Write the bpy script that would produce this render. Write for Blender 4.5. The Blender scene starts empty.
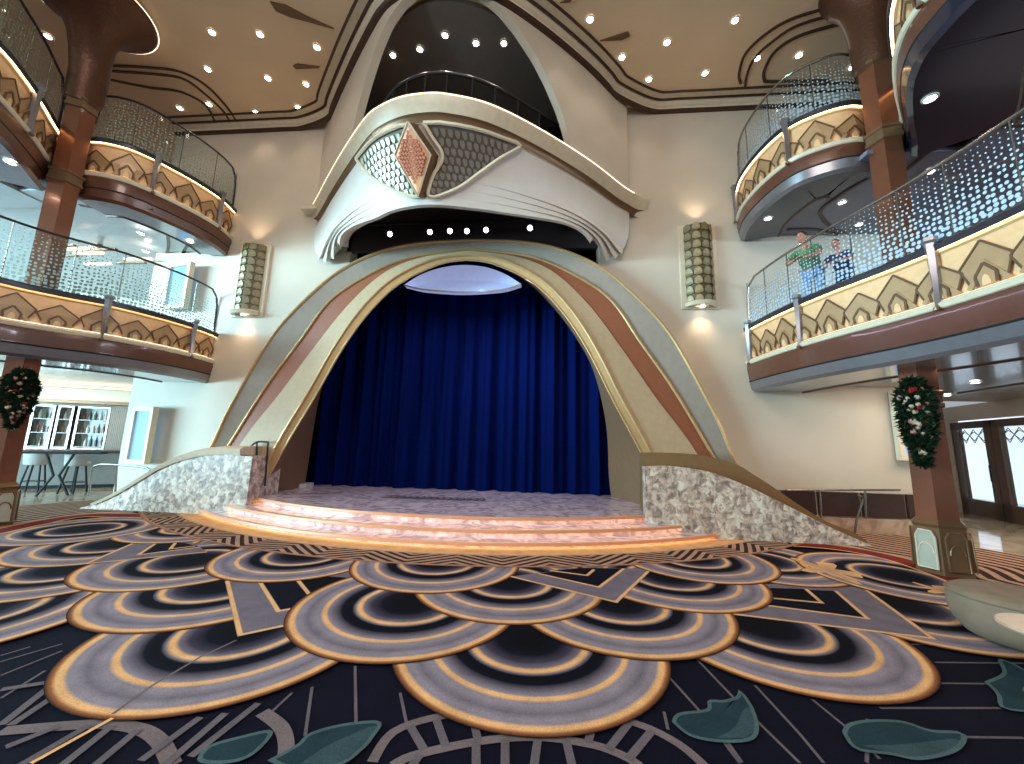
import bpy, bmesh, math, random
from mathutils import Vector, Matrix, noise
sc = bpy.context.scene
COL = sc.collection
PI = math.pi
random.seed(7)

# ------------------------------------------------------------------ camera
F_PX, PITCH, ROLL, YAW, EYE = 385.0, 9.0, 1.5, 5.0, 1.6
_p, _r, _y = (math.radians(a) for a in (PITCH, ROLL, YAW))
FW = Vector((-math.sin(_y)*math.cos(_p), math.cos(_y)*math.cos(_p), math.sin(_p)))
_rt = Vector((math.cos(_y), math.sin(_y), 0)); _up = _rt.cross(FW)
RT = _rt*math.cos(_r) + _up*math.sin(_r)
UP = -_rt*math.sin(_r) + _up*math.cos(_r)
cd = bpy.data.cameras.new('camera'); cam = bpy.data.objects.new('camera', cd); COL.objects.link(cam)
cam.matrix_world = Matrix(((RT.x, UP.x, -FW.x, 0), (RT.y, UP.y, -FW.y, 0), (RT.z, UP.z, -FW.z, EYE), (0, 0, 0, 1)))
cd.sensor_width = 36; cd.lens = F_PX/1024*36; cd.clip_start = 0.05; cd.clip_end = 200
sc.camera = cam
# ------------------------------------------------------------------ view, world
sc.view_settings.view_transform = 'Standard'; sc.view_settings.look = 'None'
sc.view_settings.exposure = 0.0; sc.view_settings.gamma = 1; sc.view_settings.use_curve_mapping = False
wd = bpy.data.worlds.new('world'); sc.world = wd; wd.use_nodes = True
wd.node_tree.nodes['Background'].inputs[0].default_value = (0.87, 0.93, 1.0, 1)
wd.node_tree.nodes['Background'].inputs[1].default_value = 0.44
# ------------------------------------------------------------------ large lights: side windows, stage wash and added fills
def area(name, loc, target, sx, sy, power, col, spread=180):
    l = bpy.data.lights.new(name, 'AREA'); l.shape = 'RECTANGLE'; l.size = sx; l.size_y = sy
    l.energy = power; l.color = col; l.spread = math.radians(spread)
    o = bpy.data.objects.new(name, l); COL.objects.link(o); o.location = loc
    d = Vector(target)-Vector(loc); o.rotation_euler = d.to_track_quat('-Z', 'Y').to_euler()
    return o
COOL = (0.48, 0.84, 1.0)
area('window_daylight', (-16.4, .5, 1.5), (-3, 8.0, 1.4), 9, 2.2, 2700, COOL)          # side windows, ground level, left
area('window_daylight', (-16.4, .5, 5.1), (-3, 8.0, 5.3), 9, 1.7, 5200, COOL)          # side windows, second level, left
area('window_daylight', (16.0, 1.0, 5.1), (4, 5, 5.1), 10, 1.7, 1500, (0.72, 0.88, 1.0)) # side windows, second level, right
area('hall_fill_light', (-1.5, -4.5, 9.0), (-1.5, 5.5, 0.5), 5, 5, 820, (1.0, 0.93, 0.86))  # added fill for the open hall, not a real chandelier
area('deck_fill_light', (-13.0, 9.4, 6.1), (-13, 9.6, 0), 4, 2.5, 90, (.80, .97, 1.0))  # added fill for the dark rear of the left lower deck
area('deck_fill_light', (-13.0, 9.4, 9.6), (-13, 9.6, 0), 4, 2.5, 120, (.86, .97, 1.0))  # added fill over the left upper deck
area('bar_fill_light', (-13.6, 9.6, 2.85), (-13.6, 9.8, 0), 4, 1.6, 45, (1.0, .93, .84))  # added fill for the bar, no fitting there
area('deck_fill_light', (11.0, 7.6, 6.3), (11, 7.6, 0), 4, 3, 120, (.86, .92, 1.0))  # added fill brightening the right lower deck
area('lobby_fill_light', (7.2, 7.4, 2.88), (7.0, 7.8, 0), 4.5, 1.8, 150, (1.0, .86, .70))  # added fill for the wall under the right deck
area('lobby_fill_light', (12.6, 9.0, 2.85), (12.0, 9.0, 0), 1.6, 4, 160, (.92, .96, 1.0))  # added fill brightening the room behind the doors
area('stage_wash', (-1.9, 8.3, 5.2), (-1.9, 7.9, 0), 3.6, .2, 90, (.78, .66, 1.0))

# ------------------------------------------------------------------ helpers
def ray(x, y): return FW + RT*((x-512)/F_PX) - UP*((y-382)/F_PX)
def at_z(x, y, z=0.0):
    d = ray(x, y); t = (z-EYE)/d.z; return Vector((d.x*t, d.y*t, z))
def at_y(x, y, Y):
    d = ray(x, y); t = Y/d.y; return Vector((d.x*t, Y, EYE+d.z*t))
def xy(p): return (p[0], p[1])

def link(o, parent=None):
    COL.objects.link(o)
    if parent: o.parent = parent
    return o
def tag(o, label=None, cat=None, group=None, kind=None):
    if label: o['label'] = label
    if cat: o['category'] = cat
    if group: o['group'] = group
    if kind: o['kind'] = kind
    return o
def empty(name, loc=(0, 0, 0), rz=0):
    o = bpy.data.objects.new(name, None); COL.objects.link(o); o.location = loc; o.rotation_euler.z = rz
    o.empty_display_size = .1
    return o
def copy_tree(o, parent=None):
    c = o.copy(); COL.objects.link(c); c.parent = parent
    for ch in list(o.children): copy_tree(ch, c)
    return c

class MB:
    def __init__(s): s.v = []; s.f = []; s.m = []; s.c = {}
    def add(s, vs, fs, mi=0, cols=None):
        b = len(s.v); s.v += [tuple(v) for v in vs]
        for f in fs: s.f.append(tuple(b+i for i in f)); s.m.append(mi)
        if cols:
            for i, c in enumerate(cols): s.c[b+i] = c
        return s
    def box(s, x0, y0, z0, x1, y1, z1, mi=0, M=None):
        vs = [Vector(p) for p in ((x0,y0,z0),(x1,y0,z0),(x1,y1,z0),(x0,y1,z0),(x0,y0,z1),(x1,y0,z1),(x1,y1,z1),(x0,y1,z1))]
        if M: vs = [M @ v for v in vs]
        return s.add(vs, [(0,3,2,1),(4,5,6,7),(0,1,5,4),(1,2,6,5),(2,3,7,6),(3,0,4,7)], mi)
    def grid(s, rows, mi=0, closed=False, cols=None):
        n = len(rows[0]); vs = [p for r in rows for p in r]; fs = []
        for i in range(len(rows)-1):
            for j in range(n if closed else n-1):
                k = (j+1) % n
                fs.append((i*n+j, i*n+k, (i+1)*n+k, (i+1)*n+j))
        return s.add(vs, fs, mi, cols)
    def tube(s, pts, r, n=8, mi=0, caps=True):
        pts = [Vector(p) for p in pts]; rs = r if isinstance(r, (list, tuple)) else [r]*len(pts)
        rows = []
        a = None
        for i, p in enumerate(pts):
            t = (pts[min(i+1, len(pts)-1)]-pts[max(i-1, 0)]).normalized()
            if a is None: a = t.orthogonal().normalized()
            else:
                a = (a - t*a.dot(t)).normalized()
            b = t.cross(a)
            rows.append([p + (a*math.cos(2*PI*k/n) + b*math.sin(2*PI*k/n))*rs[i] for k in range(n)])
        s.grid(rows, mi, True)
        if caps:
            b0 = len(s.v)-len(pts)*n
            s.f.append(tuple(b0+k for k in reversed(range(n)))); s.m.append(mi)
            s.f.append(tuple(len(s.v)-n+k for k in range(n))); s.m.append(mi)
        return s
    def lathe(s, prof, n=24, mi=0, c=(0, 0, 0), rot=0, caps=True):
        rows = [[(c[0]+r*math.cos(rot+2*PI*k/n), c[1]+r*math.sin(rot+2*PI*k/n), c[2]+z) for k in range(n)] for r, z in prof]
        s.grid(rows, mi, True)
        if caps:
            b0 = len(s.v)-len(prof)*n
            s.f.append(tuple(b0+k for k in reversed(range(n)))); s.m.append(mi)
            s.f.append(tuple(len(s.v)-n+k for k in range(n))); s.m.append(mi)
        return s
    def slab(s, poly, z0, z1, mi=0):
        n = len(poly)
        s.add([(p[0], p[1], z0) for p in poly]+[(p[0], p[1], z1) for p in poly],
              [tuple(reversed(range(n))), tuple(range(n, 2*n))]+[(i, (i+1) % n, n+(i+1) % n, n+i) for i in range(n)], mi)
        return s
    def wall(s, poly, y0, y1, mi=0):        # polygon in x,z extruded from y0 to y1
        n = len(poly)
        s.add([(p[0], y0, p[1]) for p in poly]+[(p[0], y1, p[1]) for p in poly],
              [tuple(range(n)), tuple(reversed(range(n, 2*n)))]+[(i, n+i, n+(i+1) % n, (i+1) % n) for i in range(n)], mi)
        return s
    def plate(s, pts, n, d, mi=0):          # closed outline of 3-D points extruded along -n by d
        k = len(pts); n = Vector(n).normalized()
        pts = [Vector(p) for p in pts]
        s.add([p for p in pts]+[p-n*d for p in pts], [tuple(range(k)), tuple(reversed(range(k, 2*k)))]+[(i, k+i, k+(i+1) % k, (i+1) % k) for i in range(k)], mi)
        return s
    def build(s, name, mats, parent=None, smooth=35, recalc=True):
        me = bpy.data.meshes.new(name); me.from_pydata(s.v, [], s.f)
        if not isinstance(mats, (list, tuple)): mats = [mats]
        for m in mats: me.materials.append(m)
        me.polygons.foreach_set('material_index', s.m)
        if s.c:
            at = me.color_attributes.new('col', 'FLOAT_COLOR', 'POINT')
            for i in range(len(s.v)):
                c = s.c.get(i, (0, 0, 0)); at.data[i].color = (c[0], c[1], c[2], 1)
        if recalc:
            bm = bmesh.new(); bm.from_mesh(me); bmesh.ops.recalc_face_normals(bm, faces=bm.faces); bm.to_mesh(me); bm.free()
        if smooth:
            me.shade_smooth(); me.set_sharp_from_angle(angle=math.radians(smooth))
        me.update()
        return link(bpy.data.objects.new(name, me), parent)

def catmull(pts, k=6):
    P = [Vector(p) for p in pts]; out = []
    for i in range(len(P)-1):
        a, b, c, d = P[max(i-1, 0)], P[i], P[i+1], P[min(i+2, len(P)-1)]
        for j in range(k):
            t = j/k
            out.append(.5*((2*b)+(c-a)*t+(2*a-5*b+4*c-d)*t*t+(3*b-a-3*c+d)*t**3))
    out.append(P[-1]); return out
def resample(pts, n):
    P = [Vector(p) for p in pts]; L = [0]
    for i in range(1, len(P)): L.append(L[-1]+(P[i]-P[i-1]).length)
    out = []; j = 0
    for i in range(n):
        d = L[-1]*i/(n-1)
        while j < len(L)-2 and L[j+1] < d: j += 1
        t = (d-L[j])/max(L[j+1]-L[j], 1e-9); out.append(P[j].lerp(P[j+1], min(max(t, 0), 1)))
    return out
def v3(p): return Vector((p[0], p[1], 0))
def normals2(path, side):
    out = []
    for i in range(len(path)):
        t = (path[min(i+1, len(path)-1)]-path[max(i-1, 0)]); t.z = 0; t.normalize()
        out.append(Vector((t.y, -t.x, 0))*side)
    return out
def sweep(mb, path, nrm, prof, mi=0, zs=None):   # prof: (offset, z)
    rows = [[(p.x+n.x*o, p.y+n.y*o, z) for (o, z) in prof] for p, n in zip(path, nrm)]
    mb.grid(rows, mi)

# ------------------------------------------------------------------ materials
def srgb(r, g, b):
    f = lambda c: (c/255/12.92) if c/255 <= .04045 else ((c/255+.055)/1.055)**2.4
    return (f(r), f(g), f(b), 1)
def mat(name, rgb, rough=.5, metal=0, noise_amt=.06, nscale=8, bump=0, bscale=60, emis=None, estr=0, spec=.5, coat=0):
    m = bpy.data.materials.new(name); m.use_nodes = True; nt = m.node_tree; b = nt.nodes['Principled BSDF']
    c = srgb(*rgb) if max(rgb) > 1 else (*rgb, 1)
    b.inputs['Roughness'].default_value = rough; b.inputs['Metallic'].default_value = metal
    b.inputs['Specular IOR Level'].default_value = spec
    b.inputs['Coat Weight'].default_value = coat; b.inputs['Coat Roughness'].default_value = .08
    tc = nt.nodes.new('ShaderNodeTexCoord')
    n = nt.nodes.new('ShaderNodeTexNoise'); n.inputs['Scale'].default_value = nscale; n.inputs['Detail'].default_value = 4
    nt.links.new(tc.outputs['Object'], n.inputs['Vector'])
    r = nt.nodes.new('ShaderNodeValToRGB')
    r.color_ramp.elements[0].position = .3; r.color_ramp.elements[1].position = .7
    r.color_ramp.elements[0].color = tuple(x*(1-noise_amt) for x in c[:3])+(1,)
    r.color_ramp.elements[1].color = tuple(min(1, x*(1+noise_amt)) for x in c[:3])+(1,)
    nt.links.new(n.outputs['Fac'], r.inputs['Fac']); nt.links.new(r.outputs['Color'], b.inputs['Base Color'])
    if bump:
        n2 = nt.nodes.new('ShaderNodeTexNoise'); n2.inputs['Scale'].default_value = bscale; n2.inputs['Detail'].default_value = 3
        nt.links.new(tc.outputs['Object'], n2.inputs['Vector'])
        bp = nt.nodes.new('ShaderNodeBump'); bp.inputs['Strength'].default_value = bump; bp.inputs['Distance'].default_value = .01
        nt.links.new(n2.outputs['Fac'], bp.inputs['Height']); nt.links.new(bp.outputs['Normal'], b.inputs['Normal'])
    if emis:
        b.inputs['Emission Color'].default_value = (*emis, 1); b.inputs['Emission Strength'].default_value = estr
    return m
def emit(name, col, s):
    m = bpy.data.materials.new(name); m.use_nodes = True; nt = m.node_tree; nt.nodes.clear()
    e = nt.nodes.new('ShaderNodeEmission'); e.inputs[0].default_value = (*col, 1); e.inputs[1].default_value = s
    o = nt.nodes.new('ShaderNodeOutputMaterial'); nt.links.new(e.outputs[0], o.inputs[0]); return m
def marble(name, c1, c2, scale, rough, vein=.5, vor=0, coat=0):
    m = bpy.data.materials.new(name); m.use_nodes = True; nt = m.node_tree; b = nt.nodes['Principled BSDF']
    b.inputs['Roughness'].default_value = rough; b.inputs['Coat Weight'].default_value = coat
    tc = nt.nodes.new('ShaderNodeTexCoord')
    n = nt.nodes.new('ShaderNodeTexNoise'); n.inputs['Scale'].default_value = scale; n.inputs['Detail'].default_value = 8; n.inputs['Distortion'].default_value = .9 if vor else 1.6
    nt.links.new(tc.outputs['Object'], n.inputs['Vector'])
    r = nt.nodes.new('ShaderNodeValToRGB'); r.color_ramp.elements[0].position = .36; r.color_ramp.elements[1].position = .6
    r.color_ramp.elements[0].color = srgb(*c2); r.color_ramp.elements[1].color = srgb(*c1)
    nt.links.new(n.outputs['Fac'], r.inputs['Fac'])
    src = r.outputs['Color']
    if vor:
        mp = nt.nodes.new('ShaderNodeMapping'); mp.inputs['Rotation'].default_value = (.3, .6, .2); mp.inputs['Scale'].default_value = (1, 1, .55)
        nt.links.new(tc.outputs['Object'], mp.inputs['Vector'])
        v = nt.nodes.new('ShaderNodeTexVoronoi'); v.inputs['Scale'].default_value = vor; v.feature = 'F1'
        mx0 = nt.nodes.new('ShaderNodeMix'); mx0.data_type = 'VECTOR'; mx0.inputs['Factor'].default_value = .12
        nt.links.new(mp.outputs[0], mx0.inputs[4]); nt.links.new(n.outputs['Color'], mx0.inputs[5])
        nt.links.new(mx0.outputs[1], v.inputs['Vector'])
        mx = nt.nodes.new('ShaderNodeMix'); mx.data_type = 'RGBA'; mx.blend_type = 'OVERLAY'; mx.inputs['Factor'].default_value = .45
        bw = nt.nodes.new('ShaderNodeSeparateColor'); nt.links.new(v.outputs['Color'], bw.inputs[0])
        nt.links.new(src, mx.inputs[6]); nt.links.new(bw.outputs[0], mx.inputs[7]); src = mx.outputs[2]
    nt.links.new(src, b.inputs['Base Color'])
    return m

M = {}
M['wall'] = mat('cream_plaster', (200, 186, 168), .55, noise_amt=.03, nscale=2, bump=.05)
M['plaster'] = mat('white_plaster', (206, 196, 186), .45, noise_amt=.03, nscale=3)
M['ceil'] = mat('tan_ceiling', (222, 194, 160), .6, noise_amt=.03, nscale=1.5)
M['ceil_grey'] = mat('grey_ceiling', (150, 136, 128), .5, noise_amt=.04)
M['groove'] = mat('dark_bronze_groove', (74, 50, 38), .4, .3)
M['cream'] = mat('cream_moulding', (214, 198, 172), .4)
M['bronze'] = mat('bronze_moulding', (122, 92, 66), .35, .5)
M['brown'] = mat('brown_lacquer', (96, 58, 44), .3, .2, coat=.4)
M['silver'] = mat('silver_lacquer', (136, 132, 136), .28, .6)
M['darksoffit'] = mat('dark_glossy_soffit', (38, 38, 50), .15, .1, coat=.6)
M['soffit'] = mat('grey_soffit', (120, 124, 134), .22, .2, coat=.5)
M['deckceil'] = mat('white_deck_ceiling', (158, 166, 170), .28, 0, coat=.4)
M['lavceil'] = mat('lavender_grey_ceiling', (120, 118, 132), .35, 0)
M['gold_lit'] = mat('pale_gold_fascia', (224, 180, 134), .45, .1, nscale=14)
M['gold_plate'] = mat('tan_gold_relief', (176, 140, 102), .4, .25)
M['gold_line'] = mat('brown_gold_outline', (104, 74, 50), .45, .3)
M['gold'] = mat('gold_trim', (206, 170, 120), .35, .5)
M['rust'] = mat('rust_band', (146, 84, 56), .5, noise_amt=.05)
M['archgrey'] = mat('taupe_band', (150, 136, 122), .5)
M['archcream'] = mat('sand_band', (190, 164, 130), .5)
M['olive'] = mat('olive_gold_ledge', (128, 96, 60), .5)
M['jamb'] = mat('sand_jamb', (132, 102, 74), .55)
M['black'] = mat('black_paint', (9, 8, 10), .7)
M['darkbrown'] = mat('dark_brown', (44, 30, 28), .6)
M['metal'] = mat('steel_rail', (150, 146, 140), .25, .9)
M['darkmetal'] = mat('dark_metal', (62, 60, 66), .35, .7)
M['copper'] = mat('copper_column', (128, 78, 56), .28, .55, coat=.3)
M['ornate'] = mat('bronze_capital', (92, 58, 42), .4, .5, bump=.8, bscale=22)
M['pedestal'] = mat('bronze_pedestal', (116, 88, 60), .35, .5)
M['pale_green'] = mat('pale_green_glass', (172, 172, 156), .2)
M['strip'] = emit('warm_light_strip', (1.0, .70, .36), 9)
M['nosing'] = mat('peach_nosing', (226, 156, 112), .4, .1)
M['strip_soft'] = emit('soft_warm_light_strip', (1.0, .80, .56), 2.2)
M['step_strip'] = emit('orange_step_light', (1.0, .56, .26), 9)
M['lamp'] = emit('lamp_lens', (1.0, .93, .82), 30)
M['spot_lens'] = emit('spot_lens', (1.0, .96, .98), 12)
M['floor'] = marble('beige_marble_floor', (196, 178, 152), (172, 152, 126), 1.2, .08)
M['stage'] = marble('lilac_marble_floor', (222, 206, 212), (164, 146, 156), 3.2, .16)
M['rough_marble'] = marble('figured_marble', (216, 198, 180), (146, 126, 112), 9, .35, vor=15)
M['curtain'] = mat('blue_velvet', (2, 17, 70), .85, noise_amt=.15, nscale=30)
M['curtain'].node_tree.nodes['Principled BSDF'].inputs['Specular IOR Level'].default_value = .04
M['darkwood'] = mat('dark_wood_panel', (58, 36, 32), .35, noise_amt=.15, nscale=14)
M['doorwood'] = mat('brown_door_frame', (92, 74, 62), .35)
M['white'] = mat('white_paint', (206, 204, 198), .4)
M['peach'] = mat('peach_panel', (232, 176, 134), .5)
M['peach2'] = mat('peach_relief', (180, 108, 78), .5)
M['panel_base'] = mat('grey_green_panel', (112, 110, 96), .5)
M['scale'] = mat('silver_scale_relief', (176, 172, 154), .35, .35)
M['scale_edge'] = mat('olive_scale_edge', (120, 104, 74), .4, .4)
M['leaf'] = mat('dark_green_leaf', (28, 52, 34), .5, noise_amt=.3, nscale=20)
M['leaf2'] = mat('green_leaf', (54, 84, 50), .5, noise_amt=.3, nscale=20)
M['bauble_c'] = mat('cream_bauble', (214, 190, 166), .25, .3)
M['bauble_r'] = mat('red_bauble', (140, 36, 40), .25, .3)
M['bauble_p'] = mat('pink_bauble', (196, 140, 130), .3, .2)
M['pouf'] = mat('grey_green_fabric', (132, 112, 92), .85, noise_amt=.14, nscale=5, bump=.4, bscale=200)
M['tabletop'] = mat('beige_tabletop', (190, 160, 134), .35)
M['screen'] = mat('blue_screen', (60, 110, 150), .2, emis=(.30, .55, .85), estr=.8)
M['skin'] = mat('skin', (178, 122, 96), .55)
M['skin2'] = mat('skin_warm', (196, 128, 104), .55)
M['hair'] = mat('dark_hair', (36, 28, 30), .6)
M['hair2'] = mat('auburn_hair', (120, 66, 48), .6)
M['green_shirt'] = mat('green_shirt', (88, 126, 84), .8)
M['jeans'] = mat('pale_blue_trousers', (132, 154, 196), .8)
M['navy'] = mat('navy_clothes', (30, 40, 84), .8)
M['seat'] = mat('grey_white_upholstery', (176, 172, 166), .7)
M['shelfglass'] = mat('lit_glass_shelf', (120, 136, 134), .2, emis=(.8, .95, .9), estr=.12)

def glass_mat(name, tint, dots, dens_lo, dens_hi, zlo, zhi, dotcol, rough=.05, voro=16, ior=1.45):
    m = bpy.data.materials.new(name); m.use_nodes = True; nt = m.node_tree; nt.nodes.clear()
    out = nt.nodes.new('ShaderNodeOutputMaterial')
    tr = nt.nodes.new('ShaderNodeBsdfTransparent'); tr.inputs[0].default_value = (*tint, 1)
    gl = nt.nodes.new('ShaderNodeBsdfGlossy'); gl.inputs['Roughness'].default_value = rough
    lw = nt.nodes.new('ShaderNodeLayerWeight'); lw.inputs[0].default_value = .5
    pw = nt.nodes.new('ShaderNodeMath'); pw.operation = 'POWER'; pw.inputs[1].default_value = 5; nt.links.new(lw.outputs['Facing'], pw.inputs[0])
    fr = nt.nodes.new('ShaderNodeMath'); fr.operation = 'MULTIPLY_ADD'; fr.inputs[1].default_value = .7 if ior > 1.3 else .3; fr.inputs[2].default_value = .04 if ior > 1.3 else .01
    nt.links.new(pw.outputs[0], fr.inputs[0])
    mx = nt.nodes.new('ShaderNodeMixShader')
    nt.links.new(fr.outputs[0], mx.inputs[0]); nt.links.new(tr.outputs[0], mx.inputs[1]); nt.links.new(gl.outputs[0], mx.inputs[2])
    if not dots:
        nt.links.new(mx.outputs[0], out.inputs[0]); return m
    df = nt.nodes.new('ShaderNodeBsdfPrincipled'); df.inputs['Base Color'].default_value = srgb(*dotcol); df.inputs['Roughness'].default_value = .4
    df.inputs['Transmission Weight'].default_value = 0
    tl = nt.nodes.new('ShaderNodeBsdfTranslucent'); tl.inputs[0].default_value = srgb(*dotcol)
    m0 = nt.nodes.new('ShaderNodeMixShader'); m0.inputs[0].default_value = .5
    nt.links.new(df.outputs[0], m0.inputs[1]); nt.links.new(tl.outputs[0], m0.inputs[2])
    tc = nt.nodes.new('ShaderNodeTexCoord')
    v = nt.nodes.new('ShaderNodeTexVoronoi'); v.inputs['Scale'].default_value = voro; v.inputs['Randomness'].default_value = .4
    v.voronoi_dimensions = '2D'; av = nt.nodes.new('ShaderNodeAttribute'); av.attribute_name = 'col'; nt.links.new(av.outputs['Vector'], v.inputs['Vector'])
    sx = nt.nodes.new('ShaderNodeSeparateXYZ'); nt.links.new(av.outputs['Vector'], sx.inputs[0])
    mr = nt.nodes.new('ShaderNodeMapRange'); mr.inputs[1].default_value = zlo; mr.inputs[2].default_value = zhi
    mr.inputs[3].default_value = dens_lo; mr.inputs[4].default_value = dens_hi
    nt.links.new(sx.outputs[1], mr.inputs[0])
    lt = nt.nodes.new('ShaderNodeMath'); lt.operation = 'LESS_THAN'
    nt.links.new(v.outputs['Distance'], lt.inputs[0]); nt.links.new(mr.outputs[0], lt.inputs[1])
    m2 = nt.nodes.new('ShaderNodeMixShader')
    nt.links.new(lt.outputs[0], m2.inputs[0]); nt.links.new(mx.outputs[0], m2.inputs[1]); nt.links.new(m0.outputs[0], m2.inputs[2])
    nt.links.new(m2.outputs[0], out.inputs[0]); return m
M['glass'] = glass_mat('clear_glass', (.93, .96, .95), False, 0, 0, 0, 1, (255, 255, 255))
M['dimglass'] = glass_mat('smoky_glass', (.5, .5, .5), False, 0, 0, 0, 1, (255, 255, 255), ior=1.12)
M['pane'] = glass_mat('door_glass', (.9, .95, .97), False, 0, 0, 0, 1, (255, 255, 255))
def bubble(z0, z1, tag_, col, lo=.5, hi=.16): 
    return glass_mat('bubble_glass_'+tag_, (.90, .95, .97), True, lo, hi, z0, z1, col)

# ================================================================== SETTING
WY = 8.5
AX = -1.82
# ---- floor and ceiling
m = MB(); m.box(-20, -7, -.2, 17, 17.2, 0); tag(m.build('floor', M['floor'], smooth=0), kind='structure')
# ---- arch curves (half-width, height) about the axis
L1 = [(6.35, 0), (5.62, 1.28), (5.30, 2.15), (4.75, 3.35), (4.36, 4.06), (3.79, 4.75), (3.05, 5.44), (2.16, 5.9), (1.2, 6.12), (0, 6.18)]
L2 = [(5.95, 0), (5.18, 1.47), (4.50, 2.75), (3.83, 3.8), (3.21, 4.76), (2.35, 5.38), (1.4, 5.80), (0, 6.0)]
L3 = [(5.60, 0), (4.86, 1.5), (4.10, 2.6), (3.42, 3.65), (2.72, 4.64), (1.95, 5.4), (1.1, 5.77), (0, 5.93)]
L4 = [(4.55, 0), (3.92, 1.5), (3.36, 2.6), (2.85, 3.66), (2.32, 4.5), (1.65, 5.2), (.75, 5.66), (0, 5.76)]
def arch3(line, y, n=49, both=True):
    half = resample(catmull([(d, 0, z) for d, z in line], 8), n)
    L = [Vector((AX-p.x, y, p.z)) for p in half]; Rr = [Vector((AX+p.x, y, p.z)) for p in half]
    return L + Rr[::-1][1:]
# ---- back wall in two pieces (arch opening between them)
l3 = resample(catmull([(d, 0, z) for d, z in L3], 8), 40)
foot = [(p.x, p.z) for p in l3 if p.x > 2.9]
for sgn, far, nm in ((-1, -10.05, 'wall_back_left'), (1, 7.95, 'wall_back_right')):
    poly = [(far, 0)] + [(AX+sgn*d, z) for d, z in foot] + [(AX+sgn*3.0, 5.3), (AX+sgn*3.0, 9.82), (far, 9.82)]
    if sgn > 0: poly = poly[::-1]
    m = MB(); m.wall(poly, WY, WY+.35); tag(m.build(nm, M['wall'], smooth=0), kind='structure')
# ---- bowed upper wall with the niche opening
CAP = [(-5.92, 8.42), (-5.55, 8.08), (-4.9, 7.41), (-4.05, 6.57), (-3.29, 5.88), (-2.92, 5.65), (-2.51, 5.50), (-2.1, 5.45), (-1.70, 5.48), (-1.0, 5.72), (-.15, 6.30), (.85, 7.15), (1.61, 7.92), (1.93, 8.20)]
BOW = resample(catmull([v3(p) for p in CAP], 8), 121)
BN = normals2(BOW, 1)                     # path runs left to right: right-hand normal (t.y,-t.x) faces the viewer
def niche_top(x):
    d = abs(x-(-1.80)); T = [(0, 9.74), (.6, 9.68), (.95, 9.55), (1.25, 9.34), (1.6, 9.0), (1.87, 8.62), (2.12, 8.15), (2.26, 7.75), (2.36, 7.3)]
    if d >= 2.36: return None
    for (a, za), (b, zb) in zip(T, T[1:]):
        if a <= d <= b: return za+(zb-za)*(d-a)/(b-a)
m = MB(); rows_f = []; prev = None
def bowpt(i, off, z): p = BOW[i]+BN[i]*off; return (p.x, p.y, z)
fine = []
for i in range(len(BOW)-1):
    x0, x1 = BOW[i].x, BOW[i+1].x
    a, b = niche_top(x0), niche_top(x1)
    if a is None and b is None:
        z0a = z0b = 7.29
        q = [bowpt(i, -.10, z0a), bowpt(i+1, -.10, z0b), bowpt(i+1, -.10, 9.82), bowpt(i, -.10, 9.82)]
        m.add(q, [(0, 1, 2, 3)])
    else:
        z0a = a if a is not None else 7.3; z0b = b if b is not None else 7.3
        m.add([bowpt(i, -.10, z0a), bowpt(i+1, -.10, z0b), bowpt(i+1, -.10, 9.82), bowpt(i, -.10, 9.82)], [(0, 1, 2, 3)])
        m.add([bowpt(i, -.10, z0a), bowpt(i, -.24, z0a-.03), bowpt(i+1, -.24, z0b-.03), bowpt(i+1, -.10, z0b)], [(0, 1, 2, 3)])
for i in range(len(BOW)-1):                # back skin
    a, b = niche_top(BOW[i].x), niche_top(BOW[i+1].x)
    za = 7.29 if a is None and b is None else (a or 7.3); zb = 7.29 if a is None and b is None else (b or 7.3)
    m.add([bowpt(i, -.24, za-.03), bowpt(i, -.24, 9.82), bowpt(i+1, -.24, 9.82), bowpt(i+1, -.24, zb-.03)], [(0, 1, 2, 3)])
tag(m.build('wall_bow', M['wall'], recalc=False, smooth=60), kind='structure')
# ---- niche interior
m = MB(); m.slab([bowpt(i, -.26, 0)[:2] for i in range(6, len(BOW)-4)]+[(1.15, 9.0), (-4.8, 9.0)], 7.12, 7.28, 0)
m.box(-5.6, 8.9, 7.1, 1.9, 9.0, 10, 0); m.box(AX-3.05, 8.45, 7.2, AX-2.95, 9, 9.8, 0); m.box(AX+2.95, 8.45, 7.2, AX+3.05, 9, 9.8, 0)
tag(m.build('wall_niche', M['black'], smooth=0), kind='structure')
# ---- ceiling
m = MB(); m.slab([(-20, -7), (17, -7), (17, 13.5), (-20, 13.5)], 9.82, 10.0, 0)
ceil = m.build('ceiling', [M['ceil']], smooth=0); tag(ceil, kind='structure')
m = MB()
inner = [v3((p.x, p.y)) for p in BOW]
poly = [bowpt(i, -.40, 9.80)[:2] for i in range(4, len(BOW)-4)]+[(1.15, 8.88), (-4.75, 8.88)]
m.slab(poly, 9.72, 9.815); tag(m.build('ceiling_niche', M['ceil_grey'], smooth=0), kind='structure')
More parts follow.
